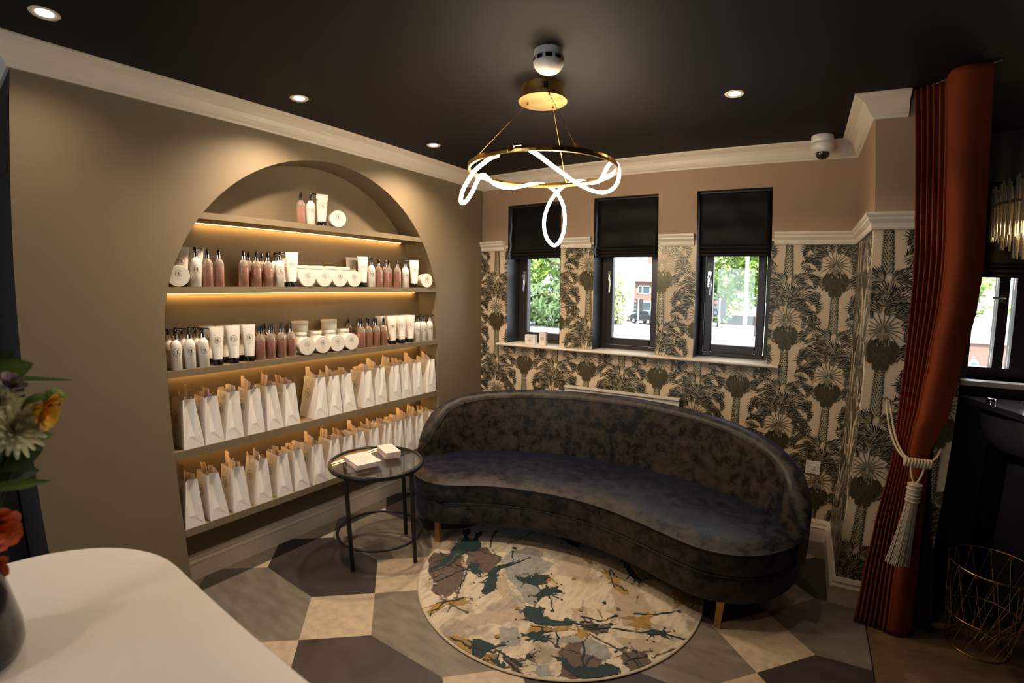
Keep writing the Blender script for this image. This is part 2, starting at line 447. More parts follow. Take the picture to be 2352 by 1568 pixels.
# ---------------------------------------------------------------- window wall
b = MB()
cuts = [XA] + [x for w in WIN for x in w] + [XP]
ZR = 1.985
def wrect(b, x0, x1, z0, z1, m): b.poly([(x0, YW, z0), (x1, YW, z0), (x1, YW, z1), (x0, YW, z1)], m)
wrect(b, XA, XP, 0, ZS, 'paper_ground'); wrect(b, XA, XP, ZT, ZC, 'pink_paint')
for i in range(0, 8, 2):
    wrect(b, cuts[i], cuts[i+1], ZS, ZR, 'paper_ground'); wrect(b, cuts[i], cuts[i+1], ZR, ZT, 'pink_paint')
for x0, x1 in WIN:   # reveals
    b.poly([(x0, YW, ZS), (x0, YR+.1, ZS), (x0, YR+.1, ZT), (x0, YW, ZT)], 'charcoal_paint')
    b.poly([(x1, YW, ZS), (x1, YW, ZT), (x1, YR+.1, ZT), (x1, YR+.1, ZS)], 'charcoal_paint')
    b.poly([(x0, YW, ZT), (x0, YR+.1, ZT), (x1, YR+.1, ZT), (x1, YW, ZT)], 'charcoal_paint')
struct(b.obj('wall_back'), 'window wall with pink paint over palm wallpaper')
# outside skin with the same openings so no daylight leaks round the frames
b = MB()
YO = YR + 0.1
def orect(x0, x1, z0, z1): b.poly([(x0, YO, z0), (x0, YO, z1), (x1, YO, z1), (x1, YO, z0)], 'house_brick')
orect(-3.4, XPE, -1.6, ZS); orect(-3.4, XPE, ZT, ZC+.3)
co = [-3.4] + [x for w in WIN for x in w] + [XPE]
for i in range(0, 8, 2): orect(co[i], co[i+1], ZS, ZT)
for x0, x1 in WIN: b.poly([(x0, YW+.001, ZS-.001), (x1, YW+.001, ZS-.001), (x1, YO, ZS-.001), (x0, YO, ZS-.001)], 'charcoal_paint')
struct(b.obj('wall_outside'), 'outer brick face of the window wall')

# pier
b = MB()
for z0, z1, m in ((0, ZR, 'paper_ground'), (ZR, ZC, 'pink_paint')):
    b.poly([(XP, YW, z0), (XP, YP, z0), (XP, YP, z1), (XP, YW, z1)], m)
    b.poly([(XP, YP, z0), (XPE, YP, z0), (XPE, YP, z1), (XP, YP, z1)], m)
b.poly([(XPE, YP, 0), (XPE, YO, 0), (XPE, YO, ZC), (XPE, YP, ZC)], 'dark_wall')
struct(b.obj('wall_pier'), 'wallpapered pier beside the rust curtain')

# ---------------------------------------------------------------- palm wallpaper printed on the walls
MOT = []      # (polygon, material, layer)
LAY = [0]
def mp_(pts, m, up=0): MOT.append((pts, m, LAY[0]+up))
rw = random.Random(3)
def blade(x, y, a, L, w, bend, m, k=3, w0=0.35, up=0):
    pts = []; ca = a; px, py = x, y
    ws = [w0, 1.0, 0.75, 0.0]
    for i in range(k+1):
        nx, ny = -math.sin(ca), math.cos(ca)
        pts.append((px, py, nx*w*ws[i]/2, ny*w*ws[i]/2))
        ca += bend/k; px += math.cos(ca)*L/k; py += math.sin(ca)*L/k
    for i in range(k):
        p, q = pts[i], pts[i+1]
        A = (p[0]+p[2], p[1]+p[3]); B = (p[0]-p[2], p[1]-p[3]); C = (q[0]-q[2], q[1]-q[3]); D = (q[0]+q[2], q[1]+q[3])
        mp_([B, C, D, A] if i < k-1 else [B, C, A], m, up)
def fan(x, y, a, spread, L, n=15, w=0.0058, bend=0.6, light=0.5):
    L *= 1.22; w = .0074; n = int(n*.8)
    sg = -1 if math.cos(a) > 0 else 1; x += rw.uniform(-.010, .010); y += rw.uniform(-.010, .010); a += rw.uniform(-.2, .2)
    # a dusky heart, then dark leaflets with a pale stroke laid on each
    mp_([(x+L*.42*math.cos(a+spread*t), y+L*.42*math.sin(a+spread*t)) for t in (-1, -.5, 0, .5, 1)]+[(x, y)], 'leaf_mid')
    for i in range(n):
        t = (i/(n-1)-0.5)*2; aa = a + t*spread; l = L*(1-0.28*abs(t)**1.5)*rw.uniform(0.88, 1.1); bd = sg*bend*(.6+.5*abs(t))
        blade(x, y, aa, l, w, bd, 'leaf_dark', up=1+i % 2)
        blade(x, y, aa+sg*.035, l*rw.uniform(.7, .9), w*0.50, bd, 'leaf_light' if rw.random() < light else 'leaf_mid', up=3)
    LAY[0] += 4
def frond(x, y, a, L, bend, n=12, ll=0.035, side=0):
    ll *= 1.2
    ca = a; px, py = x, y; st = L/n; rib = []
    for i in range(n+1):
        rib.append((px, py, ca)); ca += bend/n; px += math.cos(ca)*st; py += math.sin(ca)*st
    for i, (qx, qy, qa) in enumerate(rib):
        t = i/n; l = ll*(0.5+0.9*math.sin(PI*min(1, t*0.9+0.12)))
        for sgn in ((1, -1) if side == 0 else (side,)):
            blade(qx, qy, qa+sgn*(1.05-0.4*t), l*rw.uniform(.85, 1.1), 0.0062, -sgn*0.6, 'leaf_dark', up=1)
            if i % 2: blade(qx, qy, qa+sgn*(0.98-0.4*t), l*0.85, 0.0026, -sgn*0.6, 'leaf_light', up=2)
    for i in range(n):
        p, q = rib[i], rib[i+1]; w = 0.0014*(1-i/n)+0.0006
        mp_([(p[0], p[1]-w), (q[0], q[1]-w), (q[0], q[1]+w), (p[0], p[1]+w)], 'leaf_light', 2)
    LAY[0] += 2
def arc_frond(x, y, a, L, bend, n=14, ll=0.04):
    ll *= 1.25
    # crescent frond: comb of leaflets on the outer side of an arching rib, pale hollow beneath
    a += rw.uniform(-.15, .15); x += rw.uniform(-.008, .008); y += rw.uniform(-.010, .010)
    ca = a; px, py = x, y; st = L/n; sg = 1 if bend < 0 else -1; P = []
    for i in range(n+1):
        P.append((px, py, ca)); ca += bend/n; px += math.cos(ca)*st; py += math.sin(ca)*st
    cx = sum(p[0] for p in P)/len(P); cy = sum(p[1] for p in P)/len(P)
    mp_([(p[0], p[1]) for p in P[::2]], 'paper_ground')
    for i, (px, py, ca) in enumerate(P):
        t = i/n; l = ll*(0.30+math.sin(PI*t)**0.7)
        blade(px, py, ca+sg*1.15, l, 0.0080, -sg*1.0, 'leaf_dark', up=1)
        if i % 2 == 0: blade(px, py, ca+sg*1.05, l*0.85, 0.0030, -sg*0.9, 'leaf_light', up=2)
        blade(px, py, ca-sg*.55, l*.38, 0.0028, sg*.3, 'leaf_mid', up=1)
    LAY[0] += 2
def trunk(y0, y1, w0, w1):
    mp_([(-w0*.5, y0), (-w1*.5, y1), (w1*.5, y1), (w0*.5, y0)], 'leaf_light')
    rows = int((y0-y1)/0.0125)
    for r in range(rows):
        y = y0-(r+0.5)*0.0125; w = w0+(w1-w0)*r/rows
        for c in range(4):
            x = (c-1.5+(0.5 if r % 2 else -.0))*w/4
            tilt = 1.0 if x > 0 else PI-1.0
            blade(x, y-0.004, tilt+rw.uniform(-.25, .25), 0.0125, 0.0058, 0.1, 'leaf_dark', w0=0.5, up=1)
        for sg in (-1, 1):
            blade(sg*w*.42, y, PI/2-sg*0.9, 0.014, 0.0046, sg*.2, 'leaf_dark', up=1)
            blade(sg*w*.42, y-.005, PI/2-sg*1.0, 0.011, 0.0026, sg*.2, 'leaf_mid', up=2)
    LAY[0] += 2
def motif():
    rw.seed(21)
    for sg in (-1, 1):
        fan(sg*0.155, -0.200, -PI/2+sg*0.35, 1.0, 0.062, 12, light=0.6)
        fan(sg*0.150, -0.170, PI/2-sg*0.2, 1.0, 0.055, 12, light=0.6)
        fan(sg*0.105, -0.270, PI/2-sg*0.35, 1.1, 0.070, 13, light=0.6)
        arc_frond(sg*0.070, -0.245, PI/2-sg*0.85, 0.130, -sg*2.1, ll=0.032)
        fan(sg*0.165, -0.300, -PI/2+sg*0.35, 0.95, 0.075, 13, light=0.5)
        frond(sg*0.10, -0.330, PI/2-sg*1.15, 0.135, -sg*1.6, ll=0.036)
        fan(sg*0.120, -0.375, PI/2-sg*0.4, 1.2, 0.065, 13, light=0.6)
        arc_frond(sg*0.050, -0.320, PI/2-sg*0.95, 0.150, -sg*2.0, ll=0.034)
        fan(sg*0.165, -0.405, -PI/2+sg*0.2, 0.9, 0.070, 12, light=0.5)
        fan(sg*0.060, -0.370, PI/2-sg*0.7, 0.9, 0.070, 12, light=0.6)
        arc_frond(sg*0.035, -0.405, PI/2-sg*0.9, 0.155, -sg*2.2, ll=0.034)
        frond(sg*0.050, -0.455, PI/2-sg*1.15, 0.140, -sg*1.5, ll=0.036)
        fan(sg*0.110, -0.440, -PI/2+sg*0.6, 1.0, 0.070, 13, light=0.5)
        fan(sg*0.165, -0.500, PI/2-sg*0.5, 1.1, 0.060, 12, light=0.5)
        arc_frond(sg*0.105, -0.480, PI/2-sg*1.2, 0.120, -sg*2.2, ll=0.030)
        frond(sg*0.090, -0.530, PI/2-sg*1.45, 0.100, -sg*1.2, ll=0.030)
        fan(sg*0.165, -0.545, -PI/2+sg*0.3, 0.8, 0.060, 11, light=0.45)
        fan(sg*0.050, -0.500, PI/2-sg*0.9, 1.0, 0.070, 14, light=0.6)
        fan(sg*0.030, -0.445, PI/2-sg*0.8, 1.0, 0.080, 14, light=0.6)
        fan(sg*0.120, -0.580, PI/2-sg*0.7, 1.0, 0.055, 11, light=0.5)
        frond(sg*0.020, -0.480, PI/2-sg*0.5, 0.15, -sg*2.0, ll=0.034)
        fan(sg*0.135, -0.625, PI/2-sg*0.2, 1.1, 0.045, 10, light=0.5)
        arc_frond(sg*0.090, -0.545, PI/2-sg*1.3, 0.080, -sg*1.9, ll=0.026)
        frond(sg*0.045, -0.520, PI/2-sg*1.5, 0.085, -sg*1.0, ll=0.024)
        fan(sg*0.110, -0.240, -PI/2+sg*0.1, 0.9, 0.055, 10, light=0.5)
    fan(0.0, -0.480, PI/2, 1.35, 0.075, 17, light=0.6)
    fan(0.01, -0.425, PI/2+.1, 1.4, 0.075, 17, light=0.6)
    trunk(-0.080, -0.325, 0.036, 0.052)
    fan(-0.014, -0.350, PI/2+0.75, 1.05, 0.082, 17, light=0.9)
    fan(0.024, -0.360, PI/2-0.95, 0.85, 0.070, 13, light=0.5)
    fan(-0.03, -0.415, PI/2+0.9, 0.9, 0.060, 13, light=0.6)
    for aa in (.45, .95, PI/2-.2, PI/2+.2, PI-.95, PI-.45):
        fan(.085*math.cos(aa), .105+.085*math.sin(aa), aa, .75, .050, 9, light=0.5)
    # crown over the fruit
    for i in range(15):
        t = (i-7)/7.0
        L = 0.132*(1-0.10*abs(t)) * (1.0 if i % 2 else 0.88)
        blade(0, 0.105, PI/2-t*1.75, L, 0.0058, -t*1.0, 'leaf_dark', k=3, w0=0.6)
        blade(0, 0.105, PI/2-t*1.75, L*.97, 0.0016, -t*1.0, 'leaf_light', k=3, w0=0.8, up=1)
    LAY[0] += 2
    def lobe(cx, cy, rx, ry, m, up=0):
        mp_([(cx+rx*math.cos(2*PI*k/12), cy+ry*math.sin(2*PI*k/12)) for k in range(12)], m, up)
    q = 0
    for xs_, fy, rx_, ry_ in (((-.052, -.022, .022, .052), lambda x: 0.054-abs(x)*.28, .019, .021), ((-.070, -.045, -.016, .016, .045, .070), lambda x: 0.004+abs(x)*.10, .0185, .033),
                            ((-.054, -.030, 0, .030, .054), lambda x: -0.036+abs(x)*.15, .0165, .030), ((-.030, -.010, .012, .031), lambda x: -0.070+abs(x)*.3, .0130, .028)):
        for x in xs_: lobe(x*.90, fy(x), rx_*.92, ry_, 'cluster_olive', q); q += 1
    mp_([(-.028, -.078), (.028, -.078), (.050, -.03), (.062, .015), (.036, .060), (-.036, .060), (-.062, .015), (-.050, -.03)], 'cluster_olive', q)
    LAY[0] += q
    for i in range(150):
        y = rw.uniform(-.075, .050); hw = .070 if y > -.01 else .054 if y > -.045 else .032
        x = rw.uniform(-hw, hw)
        blade(x, y+.010, -PI/2+x*2.5, rw.uniform(.016, .030), 0.0017, x*2, rw.choice(['leaf_dark', 'leaf_mid']), up=1+i % 4)
    LAY[0] += 5
    for i in range(26):
        yy = rw.uniform(.045, .085); xx = rw.uniform(-.030, .030)
        blade(xx, yy, -PI/2+xx*9, .020, .0050, 0, 'leaf_light' if i % 2 else 'leaf_dark', w0=.7, up=i % 3)
    LAY[0] += 3
    for i in range(11):
        t = (i-5)/5.0
        blade(0, 0.104, -PI/2+t*0.62, 0.060*(1-.2*abs(t)), 0.0034, t*0.25, 'leaf_mid' if i % 2 else 'leaf_dark', w0=0.9)
        blade(0.001, 0.104, -PI/2+t*0.60, 0.048, 0.0020, t*0.25, 'leaf_light', w0=0.9, up=1)
    for sg in (-1, 1):
        blade(0, .108, -PI/2+sg*1.1, .05, .003, sg*.2, 'leaf_mid', w0=.8)
    lobe(0, 0.106, 0.007, 0.013, 'leaf_light', 2)
motif()

def clip_poly(pts, x0, x1, y0, y1):
    for ax, lim, sg in ((0, x0, 1), (0, x1, -1), (1, y0, 1), (1, y1, -1)):
        out = []; n = len(pts)
        for i in range(n):
            p, q = pts[i], pts[(i+1) % n]
            ip = (p[ax]-lim)*sg >= 0; iq = (q[ax]-lim)*sg >= 0
            if ip: out.append(p)
            if ip != iq:
                t = (lim-p[ax])/(q[ax]-p[ax]); out.append((p[0]+(q[0]-p[0])*t, p[1]+(q[1]-p[1])*t))
        pts = out
        if len(pts) < 3: return None
    return pts
MOTBB = [(min(p[0] for p in g), max(p[0] for p in g), min(p[1] for p in g), max(p[1] for p in g)) for g, _, _ in MOT]
PX, PZ, OX, OZ = 0.567, 0.70, -2.04, 1.005
def paper(name, parent, rects, to3, nrm, ox):
    b = MB(); mid = {k: b.mi(k) for k in ('leaf_dark', 'leaf_mid', 'leaf_light', 'cluster_olive', 'paper_ground')}
    V, F, M_ = b.v, b.f, b.m
    x0a = min(r[0] for r in rects); x1a = max(r[1] for r in rects)
    cs = []
    for i in range(-12, 13):
        for j in range(-3, 6):
            for h in (0, 1):
                cs.append((ox+PX*(i+0.5*h), OZ+PZ*(j+0.5*h), h))
    cs.sort(key=lambda c: c[1])
    for ci, (cx, cz, h) in enumerate(cs):
        if cx < x0a-.35 or cx > x1a+.35 or cz > 2.6 or cz < -.2: continue
        for k, (g, m, ly) in enumerate(MOT):
            bb = MOTBB[k]; ax, bx, az, bz = bb[0]+cx, bb[1]+cx, bb[2]+cz, bb[3]+cz
            for (rx0, rx1, rz0, rz1) in rects:
                if bx <= rx0 or ax >= rx1 or bz <= rz0 or az >= rz1: continue
                pts = [(p[0]+cx, p[1]+cz) for p in g]
                if ax < rx0 or bx > rx1 or az < rz0 or bz > rz1:
                    pts = clip_poly(pts, rx0, rx1, rz0, rz1)
                    if not pts: continue
                off = 0.0002 + 0.0000075*ly
                o = len(V)
                for p in pts: V.append(to3(p[0], p[1], off))
                F.append(tuple(range(o, o+len(pts)))); M_.append(mid[m]); b.sm.append(False)
    return b.obj(name, parent)
wb = bpy.data.objects['wall_back']; wp = bpy.data.objects['wall_pier']
paper('wallpaper', wb, [(XA, XP, 0.1, ZS-.02), (XA, WIN[0][0], ZS-.02, 1.97), (WIN[0][1], WIN[1][0], ZS-.02, 1.97), (WIN[1][1], WIN[2][0], ZS-.02, 1.97), (WIN[2][1], XP, ZS-.02, 1.97)],
      lambda u, v, o: (u, YW-o, v), None, OX)
paper('wallpaper', wp, [(XP, XPE, 0.1, 1.97)], lambda u, v, o: (u, YP-o, v), None, 0.411-PX*0.5)
paper('wallpaper', wp, [(YP, YW, 0.1, 1.97)], lambda u, v, o: (XP-o, u, v), None, 2.95)

# ---------------------------------------------------------------- floor and ceiling
def tile_floor():
    b = MB(); px, py, s2 = 0.915, 0.474, 0.237
    X0, X1, Y0, Y1 = -3.4, 0.50, -2.5, YW+.05
    g = 0.0008
    def put(pts, m):
        q = clip_poly(pts, X0, X1, Y0, Y1)
        if q: b.poly([(p[0], p[1], 0.0) for p in q], m)
    for i in range(-3, 4):
        for j in range(-9, 8):
            lx = -1.803+px*i; y = 1.012+py*j     # left point of a hexagon
            dark = (i+j) % 2 == 0
            h = s2
            put([(lx, y), (lx+h, y-h), (lx+px-h, y-h), (lx+px, y), (lx+px-h, y+h), (lx+h, y+h)], 'tile_dark' if dark else 'tile_grey')
            put([(lx, y), (lx+h, y+h), (lx, y+2*h), (lx-h, y+h)], 'tile_beige')
    return b
struct(tile_floor().obj('floor'), 'floor of dark and grey hexagon tiles with beige squares')
b = MB(); rp = random.Random(5)
L_, w_ = 0.36, 0.09
for i in range(-40, 60):
    for j in range(-30, 40):
        # herringbone of short oak blocks
        for k in (0, 1):
            bx, by = i*w_ + j*2*w_*0, j*2*L_*0
            ox, oy = (i*w_, i*w_) if True else (0, 0)
            x = ox + j*L_*1.0; y = oy - j*L_*1.0
            pts = [(x, y), (x+L_, y), (x+L_, y+w_), (x, y+w_)] if k == 0 else [(x+L_-w_, y+w_), (x+L_, y+w_), (x+L_, y+w_+L_), (x+L_-w_, y+w_+L_)]
            m_ = rp.choice(['oak_plank', 'oak_plank', 'oak_plank_pale', 'oak_plank_deep'])
            if x > 5.5 or x < 0.1 or y < -3 or y > 4.2: continue
            q = clip_poly(pts, 0.503, 5, -2.5, YR+.1)
            if q: b.poly([(p[0], p[1], 0.0004 if k else 0.0) for p in q], m_)
b.poly([(0.503, -2.5, -0.001), (5, -2.5, -0.001), (5, YR+.1, -0.001), (0.503, YR+.1, -0.001)], 'oak_plank')
struct(b.obj('floor'), 'dark oak herringbone floor beyond the curtain')
b = MB(); b.box(0.499, 0.504, -2.5, YP, -0.001, 0.0015, 'steel_dark'); struct(b.obj('trim_1'), 'thin metal strip between tile and oak floor')
b = MB(); b.box(-3.4, 5.0, -2.5, YO, ZC, ZC+.1, 'ceiling_paint'); struct(b.obj('ceiling'), 'near black painted ceiling')
FX0, FX1, FZ0, FZ1 = -2.3, -0.7, 0.65, 2.2  # unseen window opening, added to let in soft fill daylight
b = MB()
for x0, x1, z0, z1 in ((-3.4, FX0, 0, ZC), (FX1, 5.0, 0, ZC), (FX0, FX1, 0, FZ0), (FX0, FX1, FZ1, ZC)): b.box(x0, x1, -2.6, -2.5, z0, z1, 'pink_paint')
struct(b.obj('wall_front'), 'wall behind the photographer with an added fill-light window')
w5 = struct(thing('window_5', 'added fill-light window behind the photographer, out of the frame', None))
b = MB()
for x in (FX0+.001, -1.53, FX1-.061): b.box(x, x+.06, -2.58, -2.52, FZ0+.001, FZ1-.001, 'frame_black')
b.box(FX0+.001, FX1-.001, -2.582, -2.518, FZ0+.001, FZ0+.06, 'frame_black'); b.box(FX0+.001, FX1-.001, -2.582, -2.518, FZ1-.06, FZ1-.001, 'frame_black'); b.obj('window_frame', w5)
for x0, x1 in ((FX0+.062, -1.531), (-1.469, FX1-.062)):
    b = MB(); b.box(x0, x1, -2.555, -2.545, FZ0+.061, FZ1-.061, 'window_glass'); b.obj('pane', w5)
b = MB(); b.box(5.0, 5.1, -2.5, YO, 0, ZC, 'dark_wall'); struct(b.obj('wall_right'))

# ---------------------------------------------------------------- mouldings
CORN = [(0, 2.478), (0.010, 2.478), (0.014, 2.488), (0.024, 2.496), (0.034, 2.512), (0.044, 2.534), (0.060, 2.552), (0.080, 2.562), (0.092, 2.566), (0.100, 2.572), (0.100, 2.5795), (0, 2.5795)]
b = MB(); b.sweep([(-3.28, YE), (XA, YE), (XA, YW), (XP, YW), (XP, YP), (0.485, YP)], CORN, 'trim_white')
struct(b.obj('trim_2'), 'cream plaster cornice round the dark ceiling')
RAIL = [(0, 1.945), (0.012, 1.945), (0.016, 1.955), (0.014, 1.975), (0.022, 1.983), (0.030, 1.992), (0.030, 2.003), (0.036, 2.008), (0.040, 2.016), (0.040, 2.026), (0, 2.026)]
segs = [[(XA, YW), (-2.245, YW)], [(-1.712, YW), (-1.452, YW)], [(-0.925, YW), (-0.675, YW)], [(-0.150, YW), (XP, YW), (XP, YP), (XPE, YP)]]
for k, sg in enumerate(segs):
    b = MB(); b.sweep(sg, RAIL, 'trim_white'); struct(b.obj('trim_%d' % (k+3)), 'white dado rail piece on the window wall')
BASE = [(0, 0), (0.020, 0), (0.020, 0.095), (0.024, 0.102), (0.019, 0.112), (0.015, 0.118), (0.017, 0.128), (0.012, 0.140), (0.006, 0.150), (0, 0.152)]
b = MB(); b.sweep([(XN, AC-AR), (XN, AC+AR)], BASE, 'trim_white'); struct(b.obj('baseboard_left'), 'white skirting board along the back of the niche')
b = MB(); b.sweep([(XA, AC+AR), (XA, YW), (XP, YW), (XP, YP), (XPE, YP)], [(o, z*1.0) for o, z in BASE], 'trim_white'); struct(b.obj('baseboard_back'), 'white skirting board along window wall and pier')
b = MB(); b.box(-2.285, -0.085, 3.335, YR-.01, 1.146, 1.1655, 'trim_white')
b.tube([(-2.285, 3.335, 1.1558), (-0.085, 3.335, 1.1558)], 0.0098, 'trim_white', n=12)
struct(b.obj('trim_7'), 'long white window sill board under the three windows')

# ---------------------------------------------------------------- windows
def make_window(k, x0, x1, z0, z1, label, handle=True, hx=None):
    w = struct(thing('window_%d' % k, label, None, (0, 0, 0)))
    y0, y1 = YR-0.025, YR+0.045
    b = MB(); f = 0.032
    b.box(x0, x0+f, y0, y1, z0, z1, 'frame_black'); b.box(x1-f, x1, y0, y1, z0, z1, 'frame_black')
    b.box(x0+f, x1-f, y0, y1, z0, z0+f*0.9, 'frame_black'); b.box(x0+f, x1-f, y0, y1, z1-f, z1, 'frame_black')
    bevel(b.obj('window_frame', w), 0.004)
    b = MB(); a0, a1, c0, c1 = x0+f+.004, x1-f-.004, z0+f, z1-f-.004; s = 0.056; y2, y3 = YR-0.04, YR+0.02
    b.box(a0, a0+s, y2, y3, c0, c1, 'frame_black'); b.box(a1-s, a1, y2, y3, c0, c1, 'frame_black')
    b.box(a0+s, a1-s, y2, y3, c0, c0+s, 'frame_black'); b.box(a0+s, a1-s, y2, y3, c1-s, c1, 'frame_black')
    bevel(b.obj('sash', w), 0.006)
    b = MB(); b.box(a0+s-.004, a1-s+.004, YR-.006, YR+.006, c0+s-.004, c1-s+.004, 'window_glass'); b.obj('pane', w)
    if handle:
        hx = hx or a0+s*0.55
        b = MB(); b.lathe([(0.013, 0), (0.013, 0.01), (0.008, 0.014), (0.008, 0.026)][::1], (hx, y2-.026, 1.735), 'chrome', 14, axis='y')
        b.box(hx-.012, hx+.012, y2-.008, y2, 1.665, 1.775, 'chrome')
        b.tube([(hx, y2-.030, 1.745), (hx+.006, y2-.036, 1.715), (hx+.012, y2-.040, 1.68), (hx+.010, y2-.040, 1.63), (hx+.010, y2-.040, 1.607)], 0.0085, 'chrome', rf=lambda t: 1.1-.25*t)
        b.obj('handle', w)
    return w
wl = ['left window in the palm wall with two small boxes on its sill', 'middle window in the palm wall looking at a brick house', 'right window in the palm wall looking at a green tree']
for k, (x0, x1) in enumerate(WIN): make_window(k+1, x0+.001, x1-.001, ZS+.001, ZT-.001, wl[k])

# roman blinds
def blind(x0, x1, z0, label, group='dark velvet roman blinds', zt=ZT-.012, y=3.44):
    t = thing('roman_blind', label, 'blind', ((x0+x1)/2, y, z0), 0, group)
    w = (x1-x0)/2; N = 14; P = []
    prof = []
    H = zt-z0
    # hanging cloth: soft upper panel bulging out, then flat lower, then folds
    for i in range(40):
        s = i/39; z = H-s*(H-0.075)
        bulge = 0.010*math.sin(s*PI*2.2)**2 + (0.016*max(0, (s-0.62)/0.38))
        prof.append((-bulge, z))
    for (dy, z) in ((-.030, .072), (-.036, .060), (-.030, .052), (-.020, .049), (-.032, .044), (-.038, .030), (-.030, .024), (-.018, .021), (-.024, .012), (-.024, 0.0), (-.014, 0.0)):
        prof.append((dy, z))
    rb = random.Random(hash(label) % 99)
    for i in range(N+1):
        x = -w+2*w*i/N
        P.append([(x, dy+0.003*math.sin(x*23+z*17)*(1 if z > .1 else 0), z) for dy, z in prof])
    b = MB(); b.grid(P, 'blind_velvet'); o = b.obj('blind_cloth', t)
    md = o.modifiers.new('solid', 'SOLIDIFY'); md.thickness = 0.003; md.offset = 1
    b = MB(); b.box(-w, w, -0.005, 0.03, H-.001, H+.010, 'frame_black'); b.obj('head_rail', t)
    b = MB(); b.box(-w+.004, w-.004, -0.012, 0.002, 0.002, 0.016, 'frame_black'); b.obj('bottom_bar', t)
for (x0, x1), nm in zip(WIN, ('left', 'middle', 'right')):
    blind(x0+.010, x1-.006, 1.872, 'dark brown velvet roman blind half drawn over the %s window' % nm)

# ---------------------------------------------------------------- ceiling fixtures
def spot(x, y, z, power, size=2.5, blend=1.0, parent=None, col=WARM, tx=0.0, ty=0.0):
    l = bpy.data.lights.new('downlight_beam', 'SPOT'); l.energy = power; l.spot_size = size; l.spot_blend = blend; l.color = col; l.shadow_soft_size = 0.03
    o = bpy.data.objects.new('beam', l); COL.objects.link(o); o.location = (x, y, z)
    o.rotation_euler = (ty, tx, 0)
    if parent: o.parent = parent
    return o
dm = MB(); dm.lathe([(0.026, 0.0), (0.034, -0.001), (0.043, -0.004), (0.046, -0.001), (0.047, 0.0)], (0, 0, 0), 'trim_white', 28, cap=False)
dl_me = fixn(dm.mesh('bezel'))
dm = MB(); dm.lathe([(0.0275, -0.0004), (0.024, -0.0016), (0.012, -0.0022), (0.0, -0.0024)], (0, 0, 0), 'lamp_lens', 24, cap=False)
dl_le = dm.mesh('lamp')
DL = [((-2.149, 0.316), 18, 'recessed ceiling downlight at the top left corner of the photo'), ((-2.162, 1.361), 95, 'recessed ceiling downlight above the left half of the arch'),
      ((-2.162, 2.383), 95, 'recessed ceiling downlight nearest the corner of the two walls'), ((-0.29, 2.412), 18, 'recessed ceiling downlight right of the pendant lamp'),
      ((-0.29, 0.9), 15, 'added fill downlight in the ceiling above the photographer, out of the frame'), ((-1.1, -0.7), 12, 'added fill downlight in the ceiling behind the photographer, out of the frame')]  # last two downlights are unseen, added to brighten the room
for (x, y), pw, lab in DL:
    t = thing('downlight', lab, 'ceiling light', (x, y, ZC-.0006), 0, 'recessed downlights')
    link('bezel', dl_me, t); link('lamp', dl_le, t)
    spot(0, 0, -0.012, pw, parent=t)
# smoke detector
t = thing('smoke_detector', 'white round smoke detector on the dark ceiling above the pendant', 'smoke detector', (-0.905, 1.665, ZC))
b = MB(); b.lathe([(0.058, 0), (0.058, -0.022), (0.056, -0.026)], (0, 0, 0), 'white_plastic', 36); b.obj('base', t)
b = MB(); b.lathe([(0.057, -0.026), (0.061, -0.030), (0.062, -0.050), (0.059, -0.063), (0.052, -0.076), (0.042, -0.086), (0.030, -0.092), (0.018, -0.095), (0.006, -0.096)], (0, 0, 0), 'white_plastic', 36)
b.obj('housing', t)
for k in range(10):
    a = 2*PI*k/10+0.2
    b = MB(); ca, sa = math.cos(a), math.sin(a)
    def q(r, z, da): return (r*math.cos(a+da), r*math.sin(a+da), z)
    b.poly([q(.0628, -.036, -.21), q(.0632, -.036, 0), q(.0628, -.036, .21), q(.0628, -.052, .21), q(.0632, -.052, 0), q(.0628, -.052, -.21)], 'product_black')
    b.obj('vent_slot', t)
# dome camera
t = thing('security_camera', 'white dome security camera on the cornice near the pier', 'camera', (0.127, 3.225, ZC))
b = MB(); b.lathe([(0.062, 0), (0.064, -0.004), (0.064, -0.040), (0.062, -0.042)], (0, 0, 0), 'white_plastic', 36); b.obj('base', t)
b = MB(); b.lathe([(0.063, -0.044), (0.066, -0.047), (0.066, -0.070), (0.062, -0.084), (0.052, -0.098), (0.044, -0.102)], (0, 0, 0), 'white_plastic', 36); b.obj('housing', t)
b = MB(); b.lathe([(0.041, -0.100), (0.040, -0.112), (0.034, -0.126), (0.022, -0.137), (0.008, -0.141), (0.001, -0.1415)], (0, 0, 0), 'dome_black', 30); b.obj('dome', t)

# pendant lamp
t = thing('pendant_lamp', 'brass ring pendant lamp with looping glowing white tube', 'pendant lamp', (0, 0, 0))
rc = (-1.095, 1.96)
b = MB(); b.lathe([(0.100, ZC-.0005), (0.100, 2.514)], (rc[0], rc[1], 0), 'brass_brushed', 48, smooth=True)
b.lathe([(0.1155, 2.514), (0.1155, 2.506)], (rc[0], rc[1], 0), 'brass_brushed', 48, smooth=False)
cn = b.obj('canopy', t)
b = MB()
for k in range(4):
    a = -1.06+k*0.07; b.box(-.003, .003, -.0015, .0015, 2.535, 2.565, 'product_black')
    o = len(b.v)-8
    for i in range(8):
        x, y, z = b.v[o+i]; X = 0.1005+y; Y = x
        b.v[o+i] = (rc[0]+X*math.cos(a)-Y*math.sin(a), rc[1]+X*math.sin(a)+Y*math.cos(a), z)
b.obj('vent', cn)
RC = Vector((-1.07, 1.92, 2.165)); RR = 0.338
ring = [(RC.x+RR*math.cos(2*PI*k/72), RC.y+RR*math.sin(2*PI*k/72), RC.z) for k in range(72)]
b = MB()
P = []
